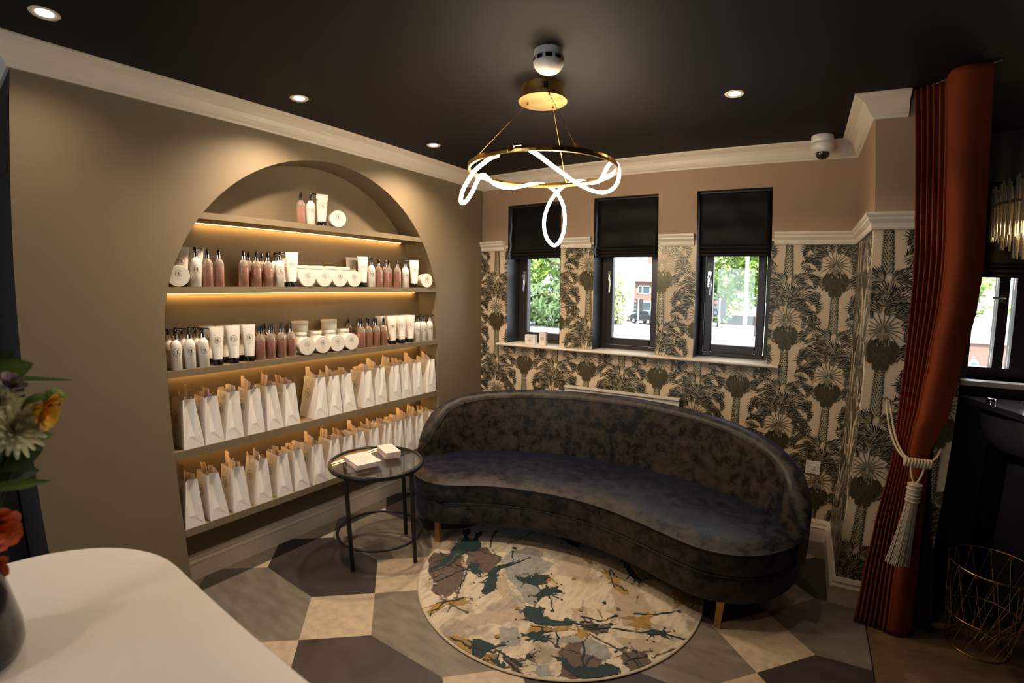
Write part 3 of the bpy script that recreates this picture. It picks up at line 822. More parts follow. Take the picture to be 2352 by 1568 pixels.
for k in range(72):
    c, s_ = math.cos(2*PI*k/72), math.sin(2*PI*k/72)
    P.append([(RC.x+(RR+dx)*c, RC.y+(RR+dx)*s_, RC.z+dz) for dx, dz in ((-.005, -.011), (.005, -.011), (.007, 0), (.005, .011), (-.005, .011), (-.007, 0))])
b.grid(P, 'brass', cu=True, cv=True, smooth=False); b.obj('ring', t)
for (x0, y0), ang in (((-1.165, 1.94), 218), ((-1.08, 2.035), 98), ((-1.02, 1.885), 322)):
    ex, ey = RC.x+RR*math.cos(math.radians(ang)), RC.y+RR*math.sin(math.radians(ang))
    b = MB(); b.tube([(x0, y0, 2.506), (ex, ey, RC.z+.011)], 0.0013, 'brass', n=6); b.lathe([(0.005, 0), (0.005, -.012)], (x0, y0, 2.507), 'brass', 10); b.lathe([(0.005, 0), (0.004, .02)], (ex, ey, RC.z+.008), 'brass', 10)
    b.obj('cable', t)
TUBE = [(-1.022,1.583,2.169),(-0.984,1.619,2.178),(-0.975,1.696,2.17),(-0.991,1.852,2.161),(-1.018,2.048,2.162),(-1.035,2.18,2.159),(-1.028,2.326,2.151),(-0.992,2.397,2.141),(-0.945,2.403,2.14),(-0.887,2.357,2.149),(-0.843,2.302,2.171),(-0.812,2.227,2.195),(-0.8,2.175,2.217),(-0.804,2.137,2.222),(-0.813,2.108,2.212),(-0.837,2.128,2.199),(-0.878,2.185,2.178),(-0.912,2.222,2.16),(-0.949,2.235,2.155),(-1.0,2.261,2.17),(-1.052,2.287,2.188),(-1.097,2.294,2.186),(-1.145,2.287,2.17),(-1.182,2.276,2.136),(-1.219,2.264,2.082),(-1.238,2.252,2.019),(-1.244,2.248,1.957),(-1.233,2.255,1.895),(-1.21,2.27,1.857),(-1.191,2.281,1.848),(-1.172,2.294,1.866),(-1.152,2.307,1.921),(-1.146,2.31,1.991),(-1.153,2.306,2.061),(-1.173,2.293,2.115),(-1.2,2.276,2.153),(-1.221,2.251,2.17),(-1.25,2.208,2.176),(-1.29,2.171,2.169),(-1.342,2.126,2.15),(-1.376,2.081,2.14),(-1.391,2.023,2.144),(-1.4,1.971,2.16),(-1.395,1.926,2.176),(-1.401,1.91,2.181),(-1.401,1.887,2.169),(-1.401,1.863,2.139),(-1.4,1.828,2.083),(-1.392,1.786,2.04),(-1.39,1.751,2.011),(-1.383,1.72,2.005),(-1.373,1.703,2.025),(-1.359,1.7,2.062),(-1.337,1.714,2.109),(-1.304,1.711,2.144),(-1.242,1.692,2.163),(-1.186,1.668,2.175),(-1.137,1.64,2.17)]
def smooth_path(P, it=2):
    P = [Vector(p) for p in P]
    for _ in range(it):
        Q = [P[0]]
        for i in range(len(P)-1): Q += [P[i]*.75+P[i+1]*.25, P[i]*.25+P[i+1]*.75]
        Q.append(P[-1]); P = Q
    return P
#TUBEFIX
b = MB(); b.tube(smooth_path(TUBE), 0.0088, 'glow_tube', n=10); b.obj('light_tube', t)
b = MB()
pass
for e, f_ in ((TUBE[0], TUBE[1]), (TUBE[-1], TUBE[-2])):
    b = MB(); d_ = (Vector(f_)-Vector(e)).normalized(); b.tube([Vector(e)-d_*.016, Vector(e)+d_*.006], .0105, 'brass', n=12); b.obj('end_cap', t)

# ---------------------------------------------------------------- shelves of the niche
SH = [(1.998, 1.965), (1.626, 1.592), (1.220, 1.186), (0.815, 0.773), (0.398, 0.358)]
names = ['topmost', 'second from top', 'middle', 'second from bottom', 'lowest']
for k, (zt, zb) in enumerate(SH):
    t = thing('shelf', 'taupe painted %s shelf inside the arched niche' % names[k], 'shelf', (0, 0, 0), 0, 'built-in niche shelves')
    def hw(z): return AR if z <= AZ else math.sqrt(AR*AR-(z-AZ)**2)
    a, c = hw(zt)-.0015, hw(zb)-.0015
    b = MB(); b.prism([(XA-.002, AC-a, zt), (XA-.002, AC+a, zt), (XA-.002, AC+c, zb), (XA-.002, AC-c, zb)], (XN-XA+.003, 0, 0), 'taupe_paint')
    bevel(b.obj('board', t), 0.0015)
    if k < 4:
        e = c-.05
        b = MB(); b.box(XN+.010, XN+.022, AC-e, AC+e, zb-.0012, zb-.0004, 'led'); b.obj('light_strip', t)

# ---------------------------------------------------------------- HK emblem
def emblem(b, to, R, ink='ink', lines=True, ring_w=0.045, n=36):
    # to(s, t) -> 3d point ; ring plus the letters H and K, then small lines of print
    def seg(p, q, w):
        dx, dy = q[0]-p[0], q[1]-p[1]; L = math.hypot(dx, dy); nx, ny = -dy/L*w/2, dx/L*w/2
        k = 3
        for i in range(k):
            a, c = i/k, (i+1)/k
            A = (p[0]+dx*a, p[1]+dy*a); C = (p[0]+dx*c, p[1]+dy*c)
            b.poly([to((A[0]-nx)*R, (A[1]-ny)*R), to((C[0]-nx)*R, (C[1]-ny)*R), to((C[0]+nx)*R, (C[1]+ny)*R), to((A[0]+nx)*R, (A[1]+ny)*R)], ink)
    for k in range(n):
        a0, a1 = 2*PI*k/n, 2*PI*(k+1)/n
        b.poly([to(R*math.cos(a0), R*math.sin(a0)), to(R*math.cos(a1), R*math.sin(a1)), to(R*(1-ring_w*1.6)*math.cos(a1), R*(1-ring_w*1.6)*math.sin(a1)), to(R*(1-ring_w*1.6)*math.cos(a0), R*(1-ring_w*1.6)*math.sin(a0))], ink)
    # H
    for x in (-.62, -.20): seg((x, -.30), (x, .42), .10 if x < -.5 else .07); seg((x-.12, -.30), (x+.12, -.30), .035); seg((x-.12, .42), (x+.12, .42), .035)
    seg((-.62, .06), (-.20, .06), .045)
    # K
    seg((.08, -.48), (.08, .50), .15); seg((-.05, .50), (.21, .50), .035); seg((-.05, -.48), (.21, -.48), .035)
    seg((.10, -.02), (.46, .50), .05); seg((.17, .08), (.55, -.48), .12); seg((.36, .50), (.58, .50), .035); seg((.42, -.48), (.68, -.48), .035)
    seg((-.35, -.66), (.35, -.66), .05)
    if lines:
        for i, (w, t_) in enumerate(((.55, -1.45), (.75, -1.7), (.6, -1.95))):
            for u0 in (-w, 0.05):
                p0 = (u0, t_); p1 = (u0+w-.05, t_)
                b.poly([to(p0[0]*R, (t_-.03)*R), to(p1[0]*R, (t_-.03)*R), to(p1[0]*R, (t_+.03)*R), to(p0[0]*R, (t_+.03)*R)], 'ink_grey')

def bottle_body(pump):
    r = 0.0268
    if pump:
        b = MB(); b.lathe([(r-.002, 0), (r, .002), (r, .118), (r-.0015, .127), (r-.005, .135), (r-.010, .141), (.0145, .144), (.0125, .146), (.0125, .150)], (0, 0, 0), 'product_white', 32)
        emblem(b, lambda s, t_: ((r+.0003)*math.cos(s/r), (r+.0003)*math.sin(s/r), .088+t_), 0.0205)
        body = b.mesh('bottle_body')
        b = MB(); b.lathe([(.0125, .148), (.0125, .170)], (0, 0, 0), 'chrome', 24, smooth=True); col = b.mesh('collar')
        b = MB(); b.lathe([(.009, .170), (.009, .178), (.0045, .180), (.0045, .186)], (0, 0, 0), 'product_black', 16)
        b.lathe([(.0095, .184), (.0095, .1975), (.008, .199)], (0, 0, 0), 'product_black', 16)
        b.tube([(0, .0, .194), (0.004, .016, .194), (.006, .028, .192), (.0065, .033, .188)], .0034, 'product_black', n=8); pm = b.mesh('pump_head')
        return [('bottle_body', body), ('collar', col), ('pump_head', pm)]
    b = MB(); b.lathe([(r-.002, 0), (r, .002), (r, .100)], (0, 0, 0), 'pink_liquid', 32)
    liq = b.mesh('bottle_body')
    b = MB(); b.lathe([(r, .1003), (r, .112), (r-.0015, .121), (r-.005, .130), (r-.010, .137), (.0145, .141), (.0115, .143), (.0115, .146)], (0, 0, 0), 'clear_plastic', 32); sh = b.mesh('bottle_shoulder')
    b = MB(); emblem(b, lambda s, t_: ((r+.0003)*math.cos(s/r), (r+.0003)*math.sin(s/r), .082+t_), 0.0205, ink='ink_brown', lines=False); em = b.mesh('emblem')
    b = MB(); b.lathe([(.0122, .144), (.0122, .163)], (0, 0, 0), 'chrome', 24); col = b.mesh('collar')
    b = MB(); b.lathe([(.0090, .163), (.0080, .176), (.0070, .188), (.0055, .192)], (0, 0, 0), 'product_black', 16)
    b.lathe([(.0017, .0), (.0017, .002)], (.0075, 0, .184), 'chrome', 8, axis='x'); nz = b.mesh('spray_nozzle')
    b = MB(); b.lathe([(.0108, .163), (.0102, .190), (.0086, .198)], (0, 0, 0), 'clear_cap', 16); cp = b.mesh('clear_cap')
    return [('bottle_body', liq), ('bottle_shoulder', sh), ('emblem', em), ('collar', col), ('spray_nozzle', nz), ('clear_cap', cp)]

def tube_parts():
    def ab(t): # t 0..1 above the cap
        return 0.0262+(0.0385-0.0262)*t, 0.0262*(1-t)**0.75+0.0009
    P = []; z0, z1 = .030, .200
    for i in range(15):
        t = i/14; a, c = ab(t); P.append([(c*math.cos(2*PI*k/28), a*math.sin(2*PI*k/28), z0+(z1-z0)*t) for k in range(28)])
    b = MB(); b.grid(P, 'product_white', cv=True); b.poly(P[0][::-1], 'product_white')
    b.box(-.0011, .0011, -.0385, .0385, z1-.008, z1+.002, 'product_white')
    def to(s, t_):
        z = .130+t_; a, c = ab((z-z0)/(z1-z0)); q = max(0, 1-(s/a)**2); return (c*math.sqrt(q)+.0006, s, z)
    emblem(b, to, 0.0185)
    body = b.mesh('tube_body')
    b = MB(); b.lathe([(.0262, 0), (.0268, .002), (.0268, .024), (.0255, .029), (.020, .0295)], (0, 0, 0), 'product_black', 28); cap = b.mesh('cap')
    return [('tube_body', body), ('cap', cap)]
def jar_parts():
    b = MB(); b.lathe([(.048, 0), (.0505, .003), (.0505, .040), (.049, .043)], (0, 0, 0), 'product_white', 40); jb = b.mesh('jar_body')
    b = MB(); b.lathe([(.0515, .0435), (.0525, .045), (.0525, .0635), (.0510, .0650)], (0, 0, 0), 'product_white', 40)
    emblem(b, lambda s, t_: (-(t_+.012), s, .0654), 0.0165)
    ld = b.mesh('lid')
    return [('jar_body', jb), ('lid', ld)]
PARTS = {'pump': bottle_body(True), 'spray': bottle_body(False), 'tube': tube_parts(), 'jar': jar_parts()}
KN = {'pump': ('pump_bottle', 'bottle'), 'spray': ('spray_bottle', 'bottle'), 'tube': ('lotion_tube', 'tube'), 'jar': ('cream_jar', 'jar'), 'disc': ('cream_jar', 'jar')}
def product(kind, x, y, z, label, group, rz=0.0):
    nm, cat = KN[kind]
    t = thing(nm, label, cat, (x, y, z), rz, group)
    if kind == 'disc':
        t.rotation_euler = (0, PI/2, 0); t.location = (x-.0325, y, z+.0527)
        # yaw after lying down
        t.rotation_euler = (Matrix.Rotation(rz, 4, 'Z') @ Matrix.Rotation(PI/2, 4, 'Y')).to_euler()
        kind = 'jar'
    for pn, me in PARTS[kind]: link(pn, me, t)
    return t
LOOK = {'pump': 'white pump bottle', 'spray': 'pink spray bottle', 'tube': 'white lotion tube', 'jar': 'white jar', 'disc': 'white jar showing its round lid'}
XF, XM, XB = -2.522, -2.582, -2.644
zs1, zs2, zs3 = SH[0][0]+.0004, SH[1][0]+.0004, SH[2][0]+.0004
# top shelf
for kd, y in (('spray', 1.632), ('pump', 1.701), ('tube', 1.783), ('disc', 1.887)):
    product(kd, -2.545 if kd != 'disc' else -2.515, y, zs1, '%s, the only one on the topmost shelf' % LOOK[kd], 'four products on the topmost shelf', rz=-.35)
# second and third shelf: (kind, x, y, rz, place)
S2 = [('disc', -2.525, .920, -.25, 'leaning at the left end of second shelf'),
 ('tube', -2.612, .962, -.4, 'at the left end of second shelf behind the leaning jar'), ('tube', XM-.012, 1.030, -.5, 'half hidden behind the leftmost pump bottle, second shelf'),
 ('pump', XF, .999, -.1, 'right of the leaning jar at the left end of second shelf'),
 ('spray', XF, 1.060, -.4, 'left one of the pink pair in the left cluster of second shelf'), ('spray', XF, 1.120, -.4, 'right one of the pink pair in the left cluster of second shelf'),
 ('spray', XF, 1.258, -.5, 'leftmost of the pink bottles left of jars, second shelf'), ('spray', XM, 1.318, -.5, 'back row between the first two pink bottles left of jars, second shelf'),
 ('spray', XF, 1.333, -.5, 'second front pink bottle left of jars, second shelf'), ('spray', XM, 1.398, -.5, 'back row behind the pink bottles left of jars, second shelf, right one'),
 ('spray', XF, 1.402, -.5, 'third front pink bottle left of jars, second shelf'),
 ('pump', XM, 1.480, -.3, 'back one of the two pump bottles left of jars, second shelf'), ('pump', XF, 1.475, -.3, 'front one of the two pump bottles left of jars, second shelf'),
 ('tube', XM-.01, 1.550, -.3, 'back one of the two tubes left of jars, second shelf'), ('tube', XF, 1.558, -.3, 'front one of the two tubes left of jars, second shelf'),
 ('disc', -2.518, 1.652, -.15, 'leftmost of the four round lids on second shelf'), ('disc', -2.518, 1.772, -.15, 'second of the four round lids on second shelf'),
 ('disc', -2.518, 1.890, -.15, 'third of the four round lids on second shelf'), ('disc', -2.518, 2.005, -.15, 'rightmost of the four round lids on second shelf'),
 ('tube', -2.625, 2.078, -.3, 'back one of the two tubes right of jars, second shelf'), ('tube', XF, 2.094, -.3, 'front one of the two tubes right of jars, second shelf'),
 ('pump', XF, 2.168, -.3, 'right of the jars and tubes on second shelf'), ('spray', XF, 2.236, -.5, 'leftmost pink bottle right of jars, second shelf'),
 ('spray', XF, 2.299, -.5, 'second pink bottle right of jars, second shelf'), ('spray', XM, 2.384, -.5, 'back pink bottle right of jars, second shelf'),
 ('spray', XF, 2.413, -.5, 'rightmost pink bottle on second shelf'), ('pump', XF, 2.492, -.4, 'rightmost pump bottle on second shelf'),
 ('tube', XF, 2.586, -.5, 'rightmost tube on second shelf'), ('disc', -2.515, 2.700, -.2, 'alone at the right end of second shelf')]
for kd, x, y, rz, pl in S2: product(kd, x, y, zs2, LOOK[kd]+' '+pl, 'hair products on the second shelf', rz)
sn = ['leftmost', 'second', 'third', 'rightmost']
for i, y in enumerate((1.668, 1.776, 1.884, 1.990)):
    for l in (0, 1):
        product('jar', -2.612, y, zs2+.0656*l, 'white jar, %s of the %s stack behind the lids, second shelf' % (('bottom', 'top')[l], sn[i]), 'stacked jars on the second shelf')
# third shelf
def row(kind, ys, xs, base, group, rz):
    for ri, x in enumerate(xs):
        for i, y in enumerate(ys[ri]):
            product(kind, x, y, zs3, '%s, %s from left in %s row, %s' % (LOOK[kind], ORD[i], ('front', 'second', 'back')[ri], base), group, rz)
g3 = 'hair products on the third shelf'
row('pump', [[.884, .953, 1.022], [.872, .941, 1.010], [.862, .931, 1.000]], [XF, XM, XB], 'third shelf, left', g3, -.15)
row('tube', [[1.096, 1.186, 1.276], [1.082, 1.172, 1.262]], [XF, -2.606], 'third shelf, left', g3, -.2)
row('spray', [[1.344, 1.407, 1.476, 1.541], [1.325, 1.388, 1.452, 1.520], [1.310, 1.374, 1.437]], [XF, XM, XB], 'third shelf, left of jars', g3, -.45)
for i, y in enumerate((1.639, 1.752, 1.864, 1.976)):
    product('disc', -2.518, y, zs3, LOOK['disc']+', '+['leftmost', 'second', 'third', 'rightmost'][i]+' of the four lids on the third shelf', g3, -.15)
for i, y in enumerate((1.650, 1.759, 1.868, 1.977)):
    for l in range(3 if i in (0, 2) else 2):
        product('jar', -2.612, y+(.012 if l == 2 else 0), zs3+.0656*l, 'white jar, %s of the %s stack behind the lids, third shelf' % (('bottom', 'middle' if i in (0, 2) else 'top', 'topmost')[l], sn[i]), 'stacked jars on the third shelf')
row('spray', [[2.077, 2.140, 2.208, 2.278], [2.120, 2.190, 2.258]], [XF, -2.600], 'third shelf, right of jars', g3, -.5)
product('spray', -2.655, 2.074, zs3, 'pink spray bottle standing alone behind the rightmost round lid on the third shelf', g3, -.5)
row('tube', [[2.361, 2.452, 2.542], [2.325, 2.412, 2.500, 2.588]], [XF, -2.606], 'third shelf, right', g3, -.5)
row('pump', [[2.616, 2.687, 2.757], [2.700]], [XF, XM], 'third shelf, right end', g3, -.4)

# ---------------------------------------------------------------- gift bags
def bag_parts(w, d, h, topw, lean, logo_front=True):
    f = 0.0; bk = -d; w2 = w/2; t2 = topw/2
    V = {}
    b = MB()
    BL, BR = (f, -w2, 0), (f, w2, 0); M0 = (f+.001, 0.0, .052); TL, TR = (f-.012, lean-t2, h), (f-.012, lean+t2, h); TC = (f-.040, lean-t2*.15, h); 
    ML = (f-.003, -w2*.93+lean*.2, .055); MR = (f-.003, w2*.93+lean*.2, .055)
    BLb, BRb = (bk, -w2, 0), (bk, w2, 0); Mb = (bk-.001, 0, .052); TLb, TRb = (bk+.012, lean-t2, h), (bk+.012, lean+t2, h); TCb = (bk+.035, lean, h)
    m = 'bag_paper'
    # the front gusset: narrow shaded fold on the left, broad flat panel on the right, triangular flap below
    X0 = (f-.004, -w2*.42, .060); X1 = (f-.040, lean-t2*.30, h)
    b.poly([BL, BR, X0], m)
    b.poly([BR, MR, (f-.002, w2*.1, .062), X0], m)
    b.poly([BL, X0, X1, (f-.006, lean-t2, h)], m)
    b.poly([X0, (f-.002, w2*.1, .062), MR, TR, X1], m)
    b.poly([MR, BR, TR], m)
    b.poly([BLb, Mb, TCb, TLb], m); b.poly([BRb, TRb, TCb, Mb], m); b.poly([BLb, BRb, Mb], m)
    S0 = (f-.006, lean-t2, h)
    b.poly([BL, S0, TLb, BLb], m); b.poly([BR, BRb, TRb, TR], m)
    b.poly([BL, BLb, BRb, BR], m)
    # emblem on the broad left-hand side
    def to(s, t_):
        z = .150+t_; y = -w2+(lean-t2*.99+w2)*z/h
        return (-d*.60+s, y-.0010, z)
    emblem(b, to, 0.030, lines=False)
    me = b.mesh('bag_body')
    hs = []
    for sg, nm in ((-1, 'handle'), (1, 'handle')):
        b = MB(); yt = lean+sg*t2
        pts = []
        for i in range(11):
            u = i/10; x = -d*.35-d*.30*u if True else 0
            z = h-.014+(.020*math.sin(PI*u) if sg > 0 else -.030*math.sin(PI*u))
            pts.append((x, yt+sg*(.003+.006*math.sin(PI*u)) - (0.0 if sg > 0 else 0.002), z))
        b.tube(pts, .0017, 'rope_white', n=6)
        hs.append((nm, b.mesh('handle')))
    return [('bag_body', me)] + hs
BAGV = [bag_parts(.104, .165, .248, .060, .012), bag_parts(.106, .165, .252, .056, .020), bag_parts(.102, .165, .245, .066, .004), bag_parts(.106, .165, .250, .060, -.006)]
def tissue_mesh(seed):
    r = random.Random(seed); b = MB()
    for q in range(2):
        n, m = 10, 6; P = []; y0 = -.013+.024*q; tilt = r.uniform(-.1, .2); hh = r.uniform(.046, .072) if q == seed % 2 else r.uniform(.020, .036)
        x0, x1 = (-.160, -.052+r.uniform(-.02, .015)) if q == 0 else (-.150+r.uniform(-.01, .02), -.030)
        sl = r.uniform(-.35, .35); cut = r.uniform(.3, .9)
        for i in range(n):
            u = i/(n-1); row = []
            top = hh*(1+sl*(u-.5)) + .003*math.sin(u*7+seed)
            if u > cut: top -= (u-cut)*hh*.9
            for j in range(m):
                v = j/(m-1)
                row.append((x0+(x1-x0)*u+.003*math.sin(v*5+seed), y0+tilt*v*.08+.005*math.sin(u*9+seed+q)*(0.4+v)+.004*math.sin(u*23+q), -.05+v*(max(.004, top)+.05)))
            P.append(row)
        b.grid(P, 'tissue_peach', smooth=False)
    return b.mesh('tissue_paper')
TIS = [tissue_mesh(s) for s in range(7)]
def bag_row(ranges, z, shelf, group):
    for i, (y0, y1) in enumerate(ranges):
        yc = (y0+y1)/2; w = y1-y0; v = i % 4 if i not in (6, ) else 2
        par = BAGV[(i*3+len(ranges)) % 4]
        where = 'leftmost on' if i == 0 else 'rightmost on' if i == len(ranges)-1 else '%s from left on' % ORD[i]
        t = thing('gift_bag', 'white paper gift bag, %s %s' % (where, shelf), 'bag', (-2.494, yc, z+.0004), 0, group)
        for pn, me in par: link(pn, me, t)
        p = link('tissue_paper', TIS[(i*2+len(ranges)) % 7], None, (-2.494, yc+.010, z+.236), None)
        tag(p, 'peach tissue in the gift bag %s %s' % (where, shelf), 'tissue paper', 'tissue paper in the gift bags')
R4 = [(.876, .980), (.984, 1.088), (1.092, 1.200), (1.222, 1.328), (1.342, 1.448), (1.458, 1.560), (1.662, 1.766), (1.774, 1.878), (1.888, 1.994), (2.052, 2.156), (2.166, 2.272), (2.310, 2.416), (2.424, 2.528), (2.550, 2.652), (2.694, 2.800)]
R5 = [(.834, .936), (.966, 1.070), (1.096, 1.202), (1.232, 1.336), (1.370, 1.476), (1.492, 1.596), (1.622, 1.728), (1.744, 1.848), (1.862, 1.966), (1.980, 2.084), (2.100, 2.204), (2.214, 2.318), (2.330, 2.434), (2.446, 2.550), (2.562, 2.666), (2.690, 2.794)]
bag_row(R4, SH[3][0], 'the second shelf from the bottom', 'gift bags on the second shelf from the bottom')
bag_row(R5, SH[4][0], 'the lowest shelf', 'gift bags on the lowest shelf')

# ---------------------------------------------------------------- rug
RUGC = (-1.067, 2.206)
RUG = {'brown': [[[-0.661,-0.369],[-0.769,-0.222],[-0.713,-0.202],[-0.651,-0.178],[-0.571,-0.162],[-0.484,-0.259],[-0.433,-0.351],[-0.392,-0.442],[-0.391,-0.506],[-0.456,-0.538],[-0.505,-0.524],[-0.538,-0.463],[-0.62,-0.414]],[[-0.599,-0.097],[-0.575,-0.037],[-0.525,0.02],[-0.429,-0.021],[-0.38,-0.028],[-0.363,-0.116],[-0.319,-0.18],[-0.347,-0.2],[-0.398,-0.216],[-0.459,-0.221],[-0.526,-0.191]],[[0.096,-0.715],[0.144,-0.705],[0.19,-0.718],[0.173,-0.75],[0.216,-0.773],[0.186,-0.783]],[[0.286,-0.318],[0.326,-0.282],[0.395,-0.28],[0.418,-0.279],[0.428,-0.323],[0.379,-0.351],[0.311,-0.355]],[[0.282,-0.562],[0.302,-0.481],[0.356,-0.437],[0.351,-0.52],[0.416,-0.503],[0.473,-0.502],[0.482,-0.558],[0.438,-0.614],[0.418,-0.675],[0.349,-0.689],[0.333,-0.617]],[[0.536,-0.411],[0.58,-0.376],[0.633,-0.368],[0.671,-0.421],[0.659,-0.487],[0.614,-0.512],[0.559,-0.473]],[[0.174,-0.641],[0.185,-0.634],[0.205,-0.655],[0.194,-0.668]]],'teal': [[[-0.661,-0.369],[-0.658,-0.266],[-0.647,-0.196],[-0.681,-0.112],[-0.719,-0.05],[-0.7,-0.013],[-0.72,0.044],[-0.799,0.112],[-0.771,0.158],[-0.705,0.055],[-0.646,0.026],[-0.665,0.083],[-0.681,0.171],[-0.607,0.054],[-0.555,-0.001],[-0.554,-0.065],[-0.588,-0.111],[-0.582,-0.191],[-0.577,-0.267],[-0.616,-0.316],[-0.63,-0.403]],[[-0.504,-0.175],[-0.459,-0.163],[-0.389,-0.229],[-0.415,-0.265],[-0.469,-0.229]],[[-0.354,-0.205],[-0.354,-0.129],[-0.311,-0.052],[-0.276,-0.058],[-0.315,-0.141],[-0.278,-0.225],[-0.229,-0.311],[-0.238,-0.382],[-0.279,-0.379],[-0.31,-0.281]],[[-0.203,-0.157],[-0.146,-0.137],[-0.123,-0.078],[-0.055,-0.043],[-0.027,-0.112],[-0.068,-0.171],[-0.124,-0.174]],[[0.254,0.326],[0.341,0.264],[0.433,0.177],[0.392,0.171],[0.329,0.222]],[[-0.008,-0.394],[-0.002,-0.346],[0.068,-0.316],[0.103,-0.378],[0.151,-0.375],[0.214,-0.336],[0.263,-0.32],[0.246,-0.369],[0.154,-0.426],[0.088,-0.441],[0.034,-0.436]],[[-0.091,-0.702],[-0.025,-0.681],[0.026,-0.682],[0.014,-0.736],[0.009,-0.774],[-0.029,-0.789]],[[0.108,-0.531],[0.121,-0.498],[0.206,-0.505],[0.21,-0.527],[0.153,-0.551]],[[0.29,-0.59],[0.337,-0.583],[0.405,-0.604],[0.479,-0.55],[0.517,-0.507],[0.56,-0.513],[0.574,-0.583],[0.505,-0.642],[0.424,-0.643],[0.35,-0.637]],[[0.596,-0.204],[0.675,-0.173],[0.656,-0.208],[0.623,-0.22]],[[0.079,-0.76],[0.115,-0.767],[0.15,-0.786],[0.119,-0.796]],[[-0.007,-0.181],[0.028,-0.127],[0.088,-0.138],[0.053,-0.175],[0.046,-0.211],[0.006,-0.236]],[[-0.186,0.379],[-0.115,0.411],[-0.038,0.337],[-0.102,0.341]]],'mustard': [[[-0.09,-0.101],[-0.048,-0.056],[-0.013,-0.069],[-0.034,-0.133]],[[0.194,0.144],[0.227,0.199],[0.298,0.135],[0.358,0.07],[0.4,0.047],[0.382,0.005],[0.32,0.032],[0.28,0.091]],[[0.081,-0.472],[0.118,-0.435],[0.183,-0.433],[0.246,-0.369],[0.255,-0.402],[0.193,-0.452],[0.14,-0.473],[0.12,-0.523]],[[-0.402,-0.669],[-0.406,-0.596],[-0.387,-0.535],[-0.312,-0.466],[-0.275,-0.502],[-0.31,-0.556],[-0.375,-0.573],[-0.36,-0.637],[-0.372,-0.691]],[[-0.196,-0.764],[-0.163,-0.727],[-0.087,-0.712],[-0.04,-0.774],[0.014,-0.759],[0.058,-0.718],[0.089,-0.752],[0.093,-0.793],[0.025,-0.796],[-0.073,-0.797]],[[0.293,-0.415],[0.322,-0.361],[0.353,-0.379],[0.32,-0.423]],[[0.428,-0.183],[0.51,-0.15],[0.554,-0.072],[0.592,-0.169],[0.564,-0.197],[0.477,-0.233],[0.517,-0.172]],[[0.604,0.143],[0.687,0.171],[0.754,0.118],[0.663,0.071]],[[0.038,0.239],[0.097,0.216],[0.118,0.19],[0.06,0.213]]],'grey': [[[-0.361,-0.056],[-0.372,0.06],[-0.324,0.157],[-0.227,0.176],[-0.138,0.09],[-0.077,0.09],[-0.077,-0.021],[-0.119,-0.084],[-0.034,-0.166],[0.019,-0.228],[0.018,-0.319],[-0.053,-0.321],[-0.122,-0.255],[-0.23,-0.192]],[[-0.038,-0.564],[0.039,-0.513],[0.101,-0.585],[0.093,-0.637],[0.037,-0.663]],[[0.247,-0.48],[0.279,-0.436],[0.368,-0.395],[0.453,-0.403],[0.496,-0.456],[0.476,-0.51],[0.37,-0.53]],[[0.382,0.252],[0.458,0.208],[0.45,0.154],[0.402,0.193]],[[-0.133,-0.311],[-0.1,-0.305],[-0.06,-0.325],[-0.093,-0.331]],[[0.244,-0.683],[0.283,-0.648],[0.327,-0.702],[0.284,-0.739]]],'taupe': [[[0.2,0.22],[0.307,0.209],[0.396,0.157],[0.484,0.047],[0.551,-0.06],[0.56,-0.186],[0.471,-0.236],[0.417,-0.176],[0.351,-0.172],[0.359,-0.068],[0.287,0.095]],[[-0.213,-0.618],[-0.17,-0.503],[-0.053,-0.394],[0.016,-0.448],[-0.032,-0.547],[-0.132,-0.629]],[[-0.093,0.119],[0.021,0.19],[0.137,0.147],[0.138,0.041],[0.038,0.015]],[[0.464,-0.338],[0.621,-0.262],[0.722,-0.242],[0.683,-0.351],[0.55,-0.37]],[[0.185,-0.244],[0.263,-0.196],[0.289,-0.29],[0.23,-0.286]],[[-0.319,-0.18],[-0.23,-0.192],[-0.093,-0.301],[-0.11,-0.403],[-0.208,-0.313]]]}
RLN = [[[-0.502,-0.522],[-0.35,-0.555],[-0.237,-0.564]],[[0.429,-0.286],[0.588,-0.227],[0.659,-0.194],[0.773,-0.192]],[[0.485,-0.124],[0.586,-0.074],[0.687,0.007]],[[0.658,-0.381],[0.717,-0.3],[0.77,-0.239]],[[0.261,-0.281],[0.357,-0.263],[0.419,-0.181]],[[0.036,-0.698],[0.115,-0.708],[0.19,-0.718]],[[-0.63,-0.403],[-0.592,-0.317],[-0.614,-0.151]],[[-0.331,-0.133],[-0.277,-0.039],[-0.238,0.066]],[[-0.276,-0.058],[-0.361,0.067]],[[-0.437,0.125],[-0.406,0.237],[-0.377,0.34]],[[0.024,-0.33],[0.012,-0.232],[0.0,-0.144]],[[0.0,-0.144],[0.065,-0.23],[0.125,-0.309]],[[0.349,-0.37],[0.45,-0.394],[0.536,-0.411]],[[-0.375,-0.463],[-0.429,-0.33],[-0.482,-0.219]],[[0.216,-0.45],[0.241,-0.483],[0.259,-0.531]],[[0.211,-0.514],[0.275,-0.533],[0.362,-0.513]],[[-0.791,0.118],[-0.713,0.05]],[[0.501,-0.431],[0.532,-0.38],[0.583,-0.385]],[[-0.316,-0.62],[-0.339,-0.532],[-0.369,-0.458]],[[-0.499,0.016],[-0.57,0.15],[-0.588,0.211]],[[0.294,-0.352],[0.416,-0.255]],[[-0.58,-0.458],[-0.565,-0.374],[-0.517,-0.366]]]
